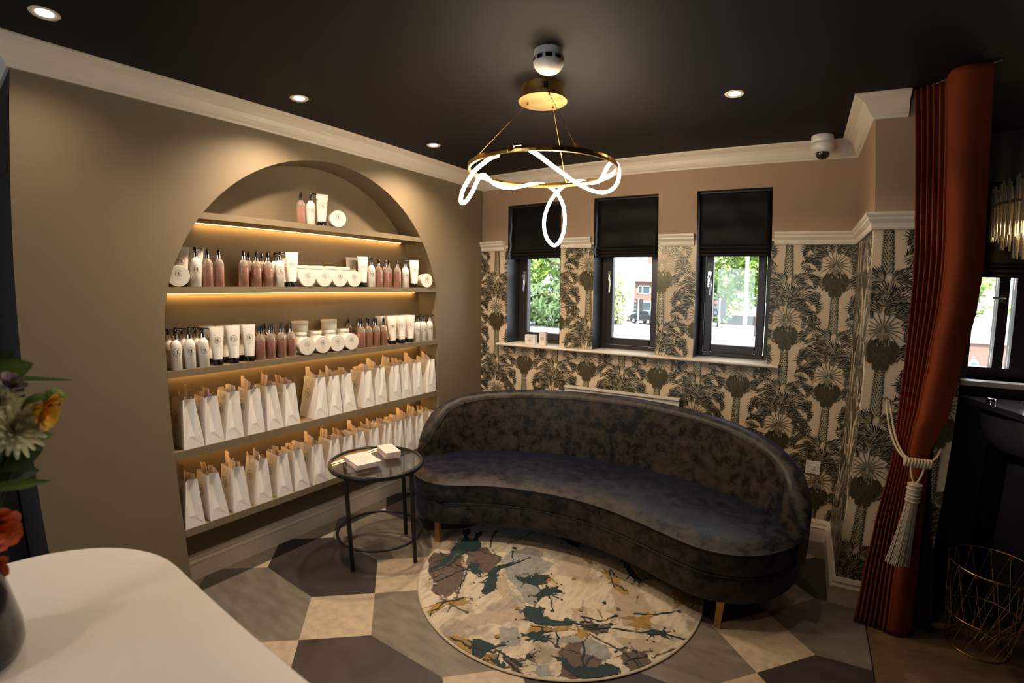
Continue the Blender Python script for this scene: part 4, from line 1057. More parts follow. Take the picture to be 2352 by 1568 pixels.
def build_rug():
    t = thing('rug', 'round abstract splatter rug in cream, teal, brown and mustard', 'rug', (RUGC[0], RUGC[1], 0.0005))
    b = MB(); R = 0.80
    b.lathe([(R-.004, 0), (R, .003), (R, .006), (R-.006, .008), (R-.012, .008)], (0, 0, 0), 'rug_edge', 120, cap=False); b.obj('binding', t)
    b = MB(); b.poly([((R-.011)*math.cos(2*PI*k/120), (R-.011)*math.sin(2*PI*k/120), .0078) for k in range(120)], 'rug_field')
    rr = random.Random(11)
    def rough(pts, it, amp):
        for _ in range(it):
            Q = []
            for i in range(len(pts)):
                p, q = pts[i], pts[(i+1) % len(pts)]; L = math.hypot(q[0]-p[0], q[1]-p[1])
                Q.append(p); Q.append(((p[0]+q[0])/2+rr.gauss(0, amp*L), (p[1]+q[1])/2+rr.gauss(0, amp*L)))
            pts = Q
        return pts
    from mathutils.geometry import tessellate_polygon
    lay = [0]; LATE = []
    def put(pts, m, it=4, amp=.075):
        pts = rough(pts, it, amp); out = []
        for x, y in pts:
            d = math.hypot(x, y)
            if d > R-.014: x, y = x*(R-.014)/d, y*(R-.014)/d
            out.append((x, y))
        lay[0] += 1; z = .0080+lay[0]*.0000060
        vv = [Vector((x, y, 0)) for x, y in out]
        tr = tessellate_polygon([vv])
        b.add([(x, y, z) for x, y in out], [tuple(f) for f in tr], m)
    def splat(pts, m, n):
        # ragged fingers and flung droplets round a blot
        cx = sum(p[0] for p in pts)/len(pts); cy = sum(p[1] for p in pts)/len(pts)
        for _ in range(n):
            i = rr.randrange(len(pts)); p, q = pts[i], pts[(i+1) % len(pts)]; t_ = rr.random()
            x, y = p[0]+(q[0]-p[0])*t_, p[1]+(q[1]-p[1])*t_; a = math.atan2(y-cy, x-cx)+rr.gauss(0, .7); l = rr.uniform(.012, .060); w_ = rr.uniform(.003, .010)
            nx, ny = -math.sin(a)*w_, math.cos(a)*w_; ex, ey = x+math.cos(a)*l, y+math.sin(a)*l
            bx, by = x-math.cos(a)*.015, y-math.sin(a)*.015
            put([(bx-nx, by-ny), ((x+ex)/2-nx*.4, (y+ey)/2-ny*.4), (ex, ey), ((x+ex)/2+nx*.4, (y+ey)/2+ny*.4), (bx+nx, by+ny)], m, 2, .10)
            if rr.random() < .5:
                r_ = rr.uniform(.002, .007); ex += math.cos(a)*.012; ey += math.sin(a)*.012
                put([(ex+r_*math.cos(v), ey+r_*math.sin(v)) for v in (0, 1.05, 2.1, 3.14, 4.2, 5.2)], m, 1)
    for k, n_ in (('taupe', 4), ('grey', 7), ('brown', 9), ('mustard', 9), ('teal', 13)):
        for pts in RUG[k]:
            put(pts, 'rug_'+k); splat(pts, 'rug_'+k, n_)
    for pts in RUG['brown']+RUG['mustard'][:5]:
        # teal veins running across the brown blots, cream flecks scratched out of them
        for _ in range(3):
            a, c = rr.choice(pts), rr.choice(pts)
            if a != c:
                stp = [(a[0]+(c[0]-a[0])*k/7+rr.gauss(0, .006), a[1]+(c[1]-a[1])*k/7+rr.gauss(0, .006)) for k in range(8)]
                LATE.append((stp, rr.uniform(.002, .0055)))
    # drips and thin flicks
    def stroke(pts, w, m):
        L_, R_ = [], []
        for i, p in enumerate(pts):
            q = pts[min(i+1, len(pts)-1)]; o = pts[max(i-1, 0)]; dx, dy = q[0]-o[0], q[1]-o[1]; l = math.hypot(dx, dy) or 1
            ww = w*rr.uniform(.4, 1.5); L_.append((p[0]-dy/l*ww, p[1]+dx/l*ww)); R_.append((p[0]+dy/l*ww, p[1]-dx/l*ww))
        put(L_+R_[::-1], m, 0)
    for stp, w_ in LATE: stroke(stp, w_, 'rug_teal')
    for i, pts in enumerate(RLN):
        q = [pts[0]]
        for a, c in zip(pts, pts[1:]):
            n = 6
            for k in range(1, n+1): q.append((a[0]+(c[0]-a[0])*k/n+rr.gauss(0, .003), a[1]+(c[1]-a[1])*k/n+rr.gauss(0, .003)))
        stroke(q, .0034, 'rug_teal' if i % 3 else 'rug_brown')
        e = q[-1]; put([(e[0]+.010*math.cos(a), e[1]+.010*math.sin(a)) for a in (0, 1, 2, 3, 4, 5)], 'rug_teal' if i % 3 else 'rug_brown', 1)
    for i in range(46):
        a, d = rr.uniform(0, 2*PI), .75*math.sqrt(rr.random()); x, y = d*math.cos(a), d*math.sin(a); m = rr.choice(['rug_teal', 'rug_brown', 'rug_mustard', 'rug_mustard', 'rug_grey'])
        th = rr.uniform(0, PI); l = rr.uniform(.02, .09)
        if i % 2: stroke([(x+math.cos(th)*l*k/6+rr.gauss(0, .004), y+math.sin(th)*l*k/6+rr.gauss(0, .004)) for k in range(7)], .0026, m)
        else: put([(x+rr.uniform(.006, .018)*math.cos(q), y+rr.uniform(.006, .018)*math.sin(q)) for q in (0, .9, 1.8, 2.7, 3.6, 4.5, 5.4)], m, 2)
    b.obj('pile', t)
build_rug()

# ---------------------------------------------------------------- sofa
def catmull(pts, n):
    P = [Vector(p) for p in pts]; P = [P[0]*2-P[1]] + P + [P[-1]*2-P[-2]]; out = []
    segn = len(P)-3
    for k in range(n):
        u = k/(n-1)*segn; i = min(int(u), segn-1); t = u-i
        a, b_, c, d = P[i], P[i+1], P[i+2], P[i+3]
        out.append(0.5*((2*b_)+(-a+c)*t+(2*a-5*b_+4*c-d)*t*t+(-a+3*b_-3*c+d)*t**3))
    return out
def sofa():
    t = thing('sofa', 'curved kidney-shaped sofa in dark crushed velvet on short brass legs', 'sofa', (0, 0, 0))
    front = catmull([(-2.275, 2.44, 0), (-2.20, 2.24, 0), (-2.09, 2.125, 0), (-1.93, 2.085, 0), (-1.79, 2.135, 0), (-1.62, 2.25, 0), (-1.41, 2.33, 0), (-1.16, 2.37, 0), (-.92, 2.36, 0), (-.67, 2.295, 0), (-.44, 2.21, 0), (-.30, 2.17, 0), (-.16, 2.18, 0), (-.04, 2.235, 0), (.06, 2.335, 0), (.135, 2.47, 0), (.165, 2.62, 0)], 90)
    cx, cy, A, B = -1.055, 2.46, 1.222, .680
    def back(th, off=0.0): return Vector((cx+(A-off)*math.cos(th), cy+(B-off)*math.sin(th), 0))
    th0, th1 = 0.235, PI-0.0
    bk = [back(th0+(th1-th0)*k/80) for k in range(1, 80)]
    outline = front+bk; n = len(outline)
    ctr = Vector((cx, 2.6, 0))
    # outward normals
    def inset(pts, d):
        out = []
        for i in range(len(pts)):
            p, q = pts[i-1], pts[(i+1) % len(pts)]; tt = (q-p).normalized(); nn = Vector((tt.y, -tt.x, 0)); out.append(pts[i]-nn*d)
        return out
    def band(name, z0, z1, bul, mt='crushed_velvet', top=False):
        rows = []
        for s in (0, .06, .2, .5, .8, .94, 1):
            z = z0+(z1-z0)*s; d = bul-bul*math.sin(PI*max(.0, min(1, s)))**.5 if True else 0
            rows.append([(p.x, p.y, z) for p in inset(outline, d+.002)])
        b = MB(); b.grid(rows, mt, cv=True); b.poly([p for p in rows[0]][::-1], mt); b.poly(rows[-1], mt)
        return b.obj(name, t)
    band('base', .145, .284, .010)
    band('seat_frame', .290, .415, .008)
    # seat cushion top: domed, from the front seam to the backrest
    inner = [back(th1+0.03-(th1+.03-th0+.05)*k/89, 0.10) for k in range(90)]
    rows = []
    for k in range(90):
        f, g = front[k], inner[k]; r = []
        for j in range(15):
            v = j/14; p = f.lerp(g, v); p = Vector((p.x, p.y, .412+.030*min(1, v*6)**.5+.012*math.sin(PI*v)))
            r.append(p)
        rows.append(r)
    b = MB(); b.grid(rows, 'crushed_velvet'); b.obj('seat', t)
    # backrest: swept rounded cross-section with a height that falls away at both ends
    HT = [(-2.36, .46), (-2.26, .60), (-2.25, .66), (-2.24, .73), (-2.20, .79), (-2.06, .845), (-1.81, .875), (-1.55, .893), (-1.28, .90), (-.74, .90), (-.49, .885), (-.24, .862), (-.07, .830), (.03, .785), (.09, .735), (.115, .68), (.16, .55)]
    NB = 96
    def fall(u):
        # height by station along the back (u from right end 0 to left end 1)
        H = [(0, .50), (.012, .56), (.03, .62), (.06, .68), (.10, .74), (.15, .785), (.20, .82), (.27, .855), (.36, .885), (.46, .90), (.56, .90), (.66, .89), (.75, .872), (.83, .842), (.89, .80), (.93, .75), (.96, .69), (.985, .61), (1, .52)]
        for (a, ha), (c, hc) in zip(H, H[1:]):
            if u <= c: return ha+(hc-ha)*(u-a)/(c-a)
        return .5
    rows = []; seam = []; outer_seam = []
    ta, tb = -0.03, PI+0.20
    for k in range(NB+1):
        u = k/NB; th = ta+(tb-ta)*u; h = fall(u); e = min(1, min(u, 1-u)*16)**.5; thick = .035+.085*e
        pr = []
        zb = .30
        o = back(th); nrm = Vector((math.cos(th)*B, math.sin(th)*A, 0)).normalized()
        def P(off, z): return (o.x-nrm.x*off, o.y-nrm.y*off, z)
        r = min(.05, thick*.48)
        lean = .0
        pr.append(P(-.000, zb)); pr.append(P(-.004, zb+.5*(h-zb)))
        for q in range(7):
            a = PI*q/6; pr.append(P(thick/2-math.cos(a)*thick/2, h-r+math.sin(a)*r))
        pr.append(P(thick+.012*e, zb+.55*(h-zb))); pr.append(P(thick+.022*e, .42)); pr.append(P(thick+.022*e, zb))
        rows.append(pr); seam.append(P(thick-.001, h-r+.004)); outer_seam.append(P(.002, h-r+.006))
    b = MB(); b.grid(rows, 'crushed_velvet', cv=True); b.poly(rows[0][::-1], 'crushed_velvet'); b.poly(rows[-1], 'crushed_velvet'); o = b.obj('backrest', t)
    for sm, nm in ((seam, 'piping'), (outer_seam, 'piping')):
        b = MB(); b.tube(sm, .0032, 'crushed_velvet', n=6); b.obj(nm, t)
    for z, d, r in ((.414, -.001, .0038), (.288, .006, .0032), (.281, .006, .0026)):
        b = MB(); b.tube([(p.x, p.y, z) for p in inset(outline, d)], r, 'crushed_velvet', n=6, closed=True); b.obj('piping', t)
    for (x, y) in ((-1.899, 2.122), (-.185, 2.200), (-1.95, 2.86), (-.16, 2.84)):
        b = MB(); r = .019
        b.prism([(x-r, y-r*.6, .149), (x+r, y-r*.6, .149), (x+r, y+r*.6, .149), (x-r, y+r*.6, .149)], (0, 0, 0.002), 'brass')
        b.grid([[(x-r*s, y-r*.7*s-dy, z), (x+r*s, y-r*.7*s-dy, z), (x+r*s, y+r*.7*s-dy, z), (x-r*s, y+r*.7*s-dy, z)] for s, z, dy in ((1, .15, 0), (.8, .0005, .006))], 'brass', cv=True, smooth=False)
        b.poly([(x-r*.8, y-r*.56-.006, .0005), (x+r*.8, y-r*.56-.006, .0005), (x+r*.8, y+r*.56-.006, .0005), (x-r*.8, y+r*.56-.006, .0005)][::-1], 'brass')
        b.obj('leg', t)
sofa()

# ---------------------------------------------------------------- side table and what lies on it
TC = Vector((-2.10, 1.807, 0))
t = thing('side_table', 'round black metal side table with a smoked glass top', 'table', TC)
b = MB(); P = []
for k in range(64):
    a = 2*PI*k/64; c, s_ = math.cos(a), math.sin(a)
    P.append([(r*c, r*s_, z) for r, z in ((.262, .582), (.280, .580), (.284, .590), (.282, .602), (.274, .606), (.264, .604), (.262, .598))])
b.grid(P, 'black_metal', cu=True, cv=True); b.obj('rim', t)
b = MB(); b.lathe([(.2615, .590), (.2615, .598)], (0, 0, 0), 'table_glass', 64, smooth=False); b.obj('glass_top', t)
b = MB(); b.tube([(.257*math.cos(2*PI*k/64), .257*math.sin(2*PI*k/64), .150) for k in range(64)], .0085, 'black_metal', n=10, closed=True); b.obj('foot_ring', t)
for k in range(4):
    a = math.radians(-81.7+90*k); x, y = .259*math.cos(a), .259*math.sin(a)
    b = MB(); b.lathe([(.0105, .0005), (.0125, .003), (.0125, .584)], (x, y, 0), 'black_metal', 16); b.obj('leg', t)
def card_box(name, quad, z0, h, label, group):
    q = [Vector((p[0], p[1], 0)) for p in quad]; c = sum(q, Vector())/4
    t = thing(name, label, 'box', (c.x, c.y, z0), 0, group)
    b = MB(); b.prism([(p.x-c.x, p.y-c.y, 0) for p in q], (0, 0, h), 'card_pink'); o = bevel(b.obj('box_body', t), .0015)
    b = MB()
    e1 = (q[1]-q[0]); e2 = (q[3]-q[0])
    for i in range(4):
        v0 = .22+.16*i; 
        def pt(u, v): p = q[0]+e1*u+e2*v-c; return (p.x, p.y, h+.0004)
        b.poly([pt(v0, .15+.05*i), pt(v0, .80-.04*i), pt(v0+.05, .80-.04*i), pt(v0+.05, .15+.05*i)], 'card_script')
    b.obj('printed_lines', t)
def quad(cx, cy, w, d, a):
    c, s_ = math.cos(a), math.sin(a)
    return [(cx+x*c-y*s_, cy+x*s_+y*c) for x, y in ((-w/2, -d/2), (-w/2, d/2), (w/2, d/2), (w/2, -d/2))]
zt = .6065
card_box('leaflet_box', quad(-2.128, 1.722, .200, .150, -.30), zt, .0135, 'lower pale pink leaflet box in the left stack on the side table', 'pink boxes on the side table')
card_box('leaflet_box', quad(-2.126, 1.724, .200, .150, -.27), zt+.0139, .0135, 'upper pale pink leaflet box in the left stack on the side table', 'pink boxes on the side table')
card_box('leaflet_box', quad(-2.118, 1.925, .165, .095, -.42), zt, .0125, 'lowest pale pink box in the right stack on the side table', 'pink boxes on the side table')
card_box('leaflet_box', quad(-2.116, 1.927, .165, .095, -.38), zt+.0129, .0125, 'middle pale pink box in the right stack on the side table', 'pink boxes on the side table')
card_box('leaflet_box', quad(-2.116, 1.926, .165, .095, -.40), zt+.0258, .0125, 'topmost pale pink box in the right stack on the side table', 'pink boxes on the side table')

# ---------------------------------------------------------------- radiator, switch, sill boxes
t = thing('radiator', 'white panel radiator on the palm wall behind the sofa', 'radiator', (0, 0, 0))
b = MB(); b.box(-1.62, -.72, 3.31, 3.335, .22, .865, 'radiator_white')
for k in range(26): b.box(-1.60+k*.0345, -1.585+k*.0345, 3.303, 3.311, .26, .82, 'radiator_white')
b.obj('panel', t)
b = MB(); b.box(-1.622, -.718, 3.300, 3.345, .866, .878, 'radiator_white'); b.obj('top_grille', t)
for x in (-1.45, -.89):
    b = MB(); b.box(x-.02, x+.02, 3.336, YW-.001, .70, .76, 'radiator_white'); b.obj('bracket', t)
b = MB(); b.tube([(-.70, 3.325, .25), (-.70, 3.325, .0)], .008, 'chrome'); b.box(-.722, -.69, 3.315, 3.335, .24, .26, 'chrome'); b.obj('pipe', t)
t = thing('light_switch', 'white square switch plate on the palm wallpaper behind the sofa', 'switch', (.193, YW-.0016, .508))
b = MB(); b.box(-.0455, .0455, -.009, 0, -.043, .043, 'white_plastic'); bevel(b.obj('plate', t), .002)
b = MB(); b.box(-.009, .009, -.013, -.0092, -.014, .014, 'white_plastic'); b.obj('rocker', t)
for x in (-.032, .032):
    b = MB(); b.lathe([(.003, -.0098), (.003, -.0092)], (x, 0, 0), 'chrome', 10, axis='y'); b.obj('screw', t)
t = thing('small_box', 'wider low white box at left on the left window sill', 'box', (-1.992, 3.405, 1.1662))
b = MB(); b.box(-.048, .048, -.012, .025, 0, .080, 'product_white'); bevel(b.obj('box_body', t), .001)
b = MB(); emblem(b, lambda s, q: (s, -.0126, .035+q), .014, lines=False)
b.box(-.03, .03, -.0126, -.0122, .058, .060, 'ink_grey'); b.obj('print', t)
t = thing('small_box', 'narrow tall white box with black ring mark on the left window sill', 'box', (-1.874, 3.405, 1.1662))
b = MB(); b.box(-.0300, .0300, -.012, .02, 0, .112, 'product_white'); bevel(b.obj('box_body', t), .001)
b = MB()
for k in range(28):
    a0, a1 = 2*PI*k/28, 2*PI*(k+1)/28
    b.poly([(r*math.cos(a), -.0125, .056+r*math.sin(a)) for r, a in ((.012, a0), (.012, a1), (.0095, a1), (.0095, a0))], 'ink')
b.obj('print', t)

# ---------------------------------------------------------------- curtain, tie-back
def lerp_tab(T, z):
    for (z0, *a), (z1, *c) in zip(T, T[1:]):
        if z <= z1 or (z1, *c) == T[-1]:
            s = min(1, max(0, (z-z0)/(z1-z0))); s = s*s*(3-2*s)*.5+s*.5
            return [p+(q-p)*s for p, q in zip(a, c)]
# z: left x, left y, right x, right y
CT = [(.006, .447, 2.55, .700, 2.535), (.30, .452, 2.565, .672, 2.52), (.55, .467, 2.578, .650, 2.51), (.85, .501, 2.592, .632, 2.50), (.95, .506, 2.60, .626, 2.49), (1.02, .507, 2.60, .642, 2.47), (1.13, .508, 2.60, .667, 2.45), (1.37, .510, 2.60, .692, 2.445), (1.60, .511, 2.60, .727, 2.45), (1.78, .513, 2.60, .738, 2.45), (2.11, .506, 2.60, .735, 2.44), (2.575, .507, 2.62, .735, 2.40)]
t = thing('curtain', 'rust velvet curtain gathered by a cord beside the palm pier', 'curtain', (0, 0, 0))
rows = []; NU, NV = 220, 90
for j in range(NV+1):
    z = .006+(2.569)*j/NV; lx, ly, rx, ry = lerp_tab(CT, z); row = []
    tie = math.exp(-((z-.93)/.10)**2)
    d = Vector((rx-lx, ry-ly, 0)); nn = Vector((-d.y, d.x, 0)).normalized()*-1
    if nn.y > 0: nn = -nn
    for i in range(NU+1):
        u = i/NU
        uu = u**1.0
        # tight pleats toward the left, one broad smooth fold on the right
        ph = (1-(1-u)**0.55) if u < 1 else 1
        w = max(0, 1-max(0, (u-.42)/.2))
        amp = (.017+.010*math.sin(3*u+z))*w*(1-.35*tie)
        off = amp*.85*math.sin(2*PI*12*u+.5*math.sin(z*2.1)+.25*z)
        broad = .075*math.sin(PI*min(1, max(0, (u-.42)/.58)))*(1-.4*tie) * (1 if z > .9 else .55)
        p = Vector((lx, ly, 0))+d*u+nn*(off+broad)
        row.append((p.x, p.y, z))
    rows.append(row)
b = MB(); b.grid(rows, 'rust_velvet'); o = b.obj('velvet_panel', t)
md = o.modifiers.new('solid', 'SOLIDIFY'); md.thickness = .002; md.offset = -1
# black lining hanging behind and showing on the right below the tie
LT = [(.006, .60, 2.605, .800, 2.585), (.35, .60, 2.60, .748, 2.575), (.60, .60, 2.60, .700, 2.56), (.80, .60, 2.60, .664, 2.55), (.97, .58, 2.60, .650, 2.54), (1.12, .58, 2.60, .676, 2.53), (1.36, .57, 2.60, .702, 2.52), (1.78, .56, 2.60, .745, 2.50), (2.575, .55, 2.62, .742, 2.46)]
rows = []
for j in range(61):
    z = .006+2.569*j/60; lx, ly, rx, ry = lerp_tab(LT, z); d = Vector((rx-lx, ry-ly, 0)); nn = Vector((-d.y, d.x, 0)).normalized(); row = []
    for i in range(61):
        u = i/60; p = Vector((lx, ly, 0))+d*u+nn*(.008*math.sin(2*PI*4*u)); row.append((p.x, p.y+.012, z))
    rows.append(row)
b = MB(); b.grid(rows, 'black_lining'); o = b.obj('lining', t)
md = o.modifiers.new('solid', 'SOLIDIFY'); md.thickness = .002; md.offset = 1
b = MB(); b.tube([(.49, 2.66, 2.572), (.60, 2.52, 2.572), (.76, 2.38, 2.572)], .006, 'black_metal'); b.obj('track', t)
# tie-back
t = thing('curtain_tieback', 'gold cord tie-back with long grey tassel holding the rust curtain', 'tassel', (0, 0, 0))
b = MB(); b.lathe([(.010, 0), (.010, .006)], (.453, YP-.007, 1.130), 'brass', 14, axis='y'); b.tube([(.453, YP-.004, 1.130), (.453, YP-.030, 1.128), (.453, YP-.034, 1.140)], .003, 'brass'); b.obj('hook', t)
for k, dx in enumerate((0, .018)):
    b = MB(); pts = smooth_path([(.453+dx*.4, YP-.032, 1.133), (.456+dx, YP-.045, 1.08), (.470+dx, 2.60, 1.00), (.494+dx*.8, 2.54, .935), (.520+dx*.5, 2.478, .905+.004*k), (.56, 2.442, .902+.006*k), (.60, 2.43, .905-.006*k), (.64, 2.445, .925), (.665, 2.48, .965)])
    b.tube(pts, .0052, 'rope_gold', n=8); b.obj('cord', t)
b = MB()
for k in range(9):
    x = .520+k*.0125; a = [( x+.002*math.sin(q), 2.437-.013*math.cos(2*PI*q/12)-0*k, .902+.017*math.sin(2*PI*q/12)) for q in range(12)]
    b.tube([(p[0], p[1]-.004*math.sin(PI*k/8), p[2]) for p in a], .0064, 'rope_gold', n=6, closed=True)
b.obj('knot', t)
b = MB(); b.tube(smooth_path([(.542, 2.425, .893), (.545, 2.415, .86), (.556, 2.41, .828), (.566, 2.41, .815)]), .0048, 'rope_gold'); b.tube(smooth_path([(.596, 2.425, .893), (.590, 2.415, .86), (.578, 2.41, .83), (.570, 2.41, .815)]), .0048, 'rope_gold'); b.obj('hanging_loop', t)
hx, hy = .566, 2.408
b = MB(); b.lathe([(.012, .822), (.024, .816), (.027, .810), (.027, .735), (.025, .731)], (hx, hy, 0), 'tassel_thread', 28)
for z in (.812, .795, .772, .757, .738): b.tube([(hx+.0275*math.cos(2*PI*k/24), hy+.0275*math.sin(2*PI*k/24), z) for k in range(24)], .0032, 'rope_gold', n=6, closed=True)
b.obj('tassel_head', t)
b = MB(); rt = random.Random(4)
for k in range(230):
    a = rt.uniform(0, 2*PI); r0 = .023*math.sqrt(rt.uniform(.3, 1)); r1 = r0*2.15; zb = .432+rt.uniform(-.006, .006)
    x0, y0 = hx+r0*math.cos(a), hy+r0*math.sin(a)*.9; x1, y1 = hx-.014+r1*math.cos(a+.1), hy+r1*math.sin(a+.1)*.7
    b.tube([(x0, y0, .733), (x0*.55+x1*.45, y0*.55+y1*.45, .58), (x1, y1, zb)], .0019, 'tassel_thread', n=4)
b.obj('tassel_fringe', t)

# ---------------------------------------------------------------- reception counter
def counter():
    t = thing('reception_counter', 'reception counter with a white top and rounded corner at bottom left', 'counter', (0, 0, 0))
    r = .30; x0, x1, y0, y1 = -1.385, -.10, -.70, .332
    def outl(d):
        pts = [(x1-d, y0+d)]; pts.append((x1-d, y1-d))
        for k in range(13):
            a = PI/2+PI/2*k/12; pts.append((x0+d+(r-d)+ (r-d)*math.cos(a), y1-d-(r-d)+(r-d)*math.sin(a)))
        pts.append((x0+d, y0+d)); return pts
    b = MB(); b.prism([(x, y, .965) for x, y in outl(0)], (0, 0, .035), 'counter_white'); bevel(b.obj('worktop', t), .004, 3)
    b = MB(); b.prism([(x, y, .0) for x, y in outl(.035)], (0, 0, .9645), 'taupe_paint'); b.obj('body', t)
    b = MB(); b.prism([(x, y, .001) for x, y in outl(.030)], (0, 0, .10), 'dark_wall'); b.obj('plinth', t)
counter()

# ---------------------------------------------------------------- vase and bouquet
VX, VY, VZ = -1.035, -.030, 1.0005
t = thing('vase', 'dark tapered glass vase on the white counter at the left edge', 'vase', (VX, VY, VZ))
b = MB(); b.lathe([(.066, 0), (.078, .004), (.085, .02), (.086, .05), (.078, .11), (.067, .17), (.060, .205), (.059, .212), (.055, .212), (.056, .20), (.062, .16), (.072, .11), (.077, .05), (.070, .012)], (0, 0, 0), 'vase_glass', 40); b.obj('glass', t)
b = MB(); b.lathe([(.0485, .196), (.0485, .1965)], (0, 0, 0), 'leaf_deep', 24); b.obj('water', t)
def stem(b, x, y, z, m='leaf_deep'):
    b.tube([(0, 0, 0), ((VX-x)*.45, (VY-y)*.45, -(z-VZ-.2)*.6), (VX-x+.012*math.sin(x*70), VY-y+.012*math.cos(x*50), -(z-VZ)+.06)], .0032, m, n=6)
def orient(d):
    return Vector(d).to_track_quat('Z', 'Y')
def petal(b, q, az, el, L, w, cup, m, r0=.004):
    # petal leaving the flower axis at azimuth az, elevation el
    n = 6; P = []
    for i in range(n):
        u = i/(n-1); e = el+cup*u; rr = r0; x = 0; 
        P.append(u)
    px, pz = r0*math.cos(el), r0*math.sin(el); rowsL = []; e = el
    for i in range(n):
        u = i/(n-1); hw = w*math.sin(PI*(.12+.80*u))**.8*.5
        rowsL.append([q @ Vector((px*math.cos(az)-s_*hw*math.sin(az), px*math.sin(az)+s_*hw*math.cos(az), pz+abs(s_)*hw*.25)) for s_ in (-1, 0, 1)])
        e = el+cup*u; px += math.cos(e)*L/(n-1); pz += math.sin(e)*L/(n-1)
    b.grid(rowsL, m)
def mum(x, y, z, d, R, label):
    t = thing('chrysanthemum', label, 'flower', (x, y, z), 0, 'flowers in the vase'); q = orient(d); b = MB(); rr = random.Random(int(x*1e4))
    for k in range(110):
        v = k/110; el = PI/2*(1-v)*1.0+.0; az = k*2.39996
        petal(b, q, az, el-.15, R*(.55+.45*v)*rr.uniform(.9, 1.1), R*.24, .35-.9*v*.4, 'mum_petal', r0=R*.1)
    b.obj('petals', t); b = MB(); stem(b, x, y, z); b.obj('stem', t)
mum(-1.090, .093, 1.368, (.6, .25, .2), .052, 'creamy white chrysanthemum beside the yellow flower, lower of two')
mum(-1.105, .072, 1.412, (.6, .0, .45), .044, 'creamy white chrysanthemum at the left photo edge, upper of two')
def rose(x, y, z, d, R, m, label, nm='rose'):
    t = thing(nm, label, 'flower', (x, y, z), 0, 'flowers in the vase'); q = orient(d); b = MB()
    for k in range(20):
        v = k/20; petal(b, q, k*2.39996, 1.45-.55*v, R*(1.0+.25*v), R*(.55+.75*v), -.25-.55*v, m, r0=R*(.08+.30*v))
    b.obj('petals', t); b = MB(); stem(b, x, y, z); b.obj('stem', t)
rose(-1.100, .122, 1.398, (.5, .55, -.3), .033, 'yellow_petal', 'yellow rose at the right of the bouquet')
rose(-1.060, .034, 1.215, (.7, .4, -.1), .034, 'orange_petal', 'upper orange flower low at the left photo edge', 'orange_flower')
rose(-1.048, .014, 1.165, (.7, .2, -.3), .032, 'orange_petal', 'lower orange flower just above the counter at the left photo edge', 'orange_flower')
rose(-1.112, .093, 1.434, (.5, .3, .6), .020, 'purple_petal', 'small dusky purple flower above the chrysanthemums', 'purple_flower')
t = thing('button_flower', 'green button flower behind the yellow rose', 'flower', (-1.108, .158, 1.408), 0, 'flowers in the vase')
b = MB(); b.lathe([(.004, -.018), (.014, -.014), (.019, -.004), (.019, .005), (.013, .014), (.004, .018)], (0, 0, 0), 'button_green', 20); b.obj('head', t)
b = MB(); stem(b, -1.108, .158, 1.408); b.obj('stem', t)
def leaf(x, y, z, d, up, L, w, curl, m, label, nm='leaf'):
    # leaf blade from its base point along d
    D = Vector(d).normalized(); U = Vector(up); U = (U-D*U.dot(D)).normalized(); S = D.cross(U)
    t = thing(nm, label, 'leaf', (x, y, z), 0, 'leaves in the vase'); P = []; p = Vector((0, 0, 0)); dd = D.copy()
    for i in range(13):
        u = i/12; hw = w/2*math.sin(PI*min(1, .06+.94*u))**.75*(1-.25*u)
        P.append([p-S*hw+U*hw*.25, p-S*hw*.5+U*hw*.06, p.copy(), p+S*hw*.5+U*hw*.06, p+S*hw+U*hw*.25])
        a = curl/12; dd = (dd*math.cos(a)+U*math.sin(a)).normalized(); U = (U-dd*U.dot(dd)).normalized(); p = p+dd*L/12
    b = MB(); b.grid(P, m); b.obj('blade', t)
    b = MB(); b.tube([r[2]+Vector((0, 0, .0006)) for r in P], .0011, m, n=5, rf=lambda t_: 1.3-t_); stem(b, x, y, z); b.obj('stem', t)
leaf(-1.105, .030, 1.455, (.0, 1, -.06), (.6, 0, .8), .166, .020, -.12, 'leaf_green', 'long narrow bright green leaf pointing right out of the bouquet')
leaf(-1.120, .060, 1.450, (.1, .85, .35), (.85, 0, .4), .080, .050, -.4, 'leaf_green', 'broad mid green leaf behind the long narrow leaf')
leaf(-1.130, .035, 1.44, (.05, .75, .65), (.85, 0, .3), .10, .05, -.4, 'leaf_deep', 'broad dark green leaf at top of the bouquet')
leaf(-1.082, .050, 1.312, (.0, .95, .22), (.8, 0, .5), .085, .060, -.4, 'leaf_deep', 'broad dark leaf below the chrysanthemums')
leaf(-1.085, .035, 1.29, (.0, .9, .0), (.8, 0, .5), .090, .045, -.4, 'leaf_deep', 'dark drooping leaf above the orange flowers')
leaf(-1.088, .112, 1.410, (.1, .85, .35), (.8, 0, .5), .050, .018, -1.0, 'leaf_green', 'small curled leaf over the yellow rose')
leaf(-1.070, .035, 1.277, (.05, .95, -.08), (.8, 0, .5), .10, .022, -.2, 'leaf_green', 'thin fern-like leaf hanging right below the bouquet')
leaf(-1.100, .09, 1.34, (.0, .8, .1), (.8, 0, .5), .065, .03, -.5, 'leaf_green', 'short green leaf under the yellow rose')

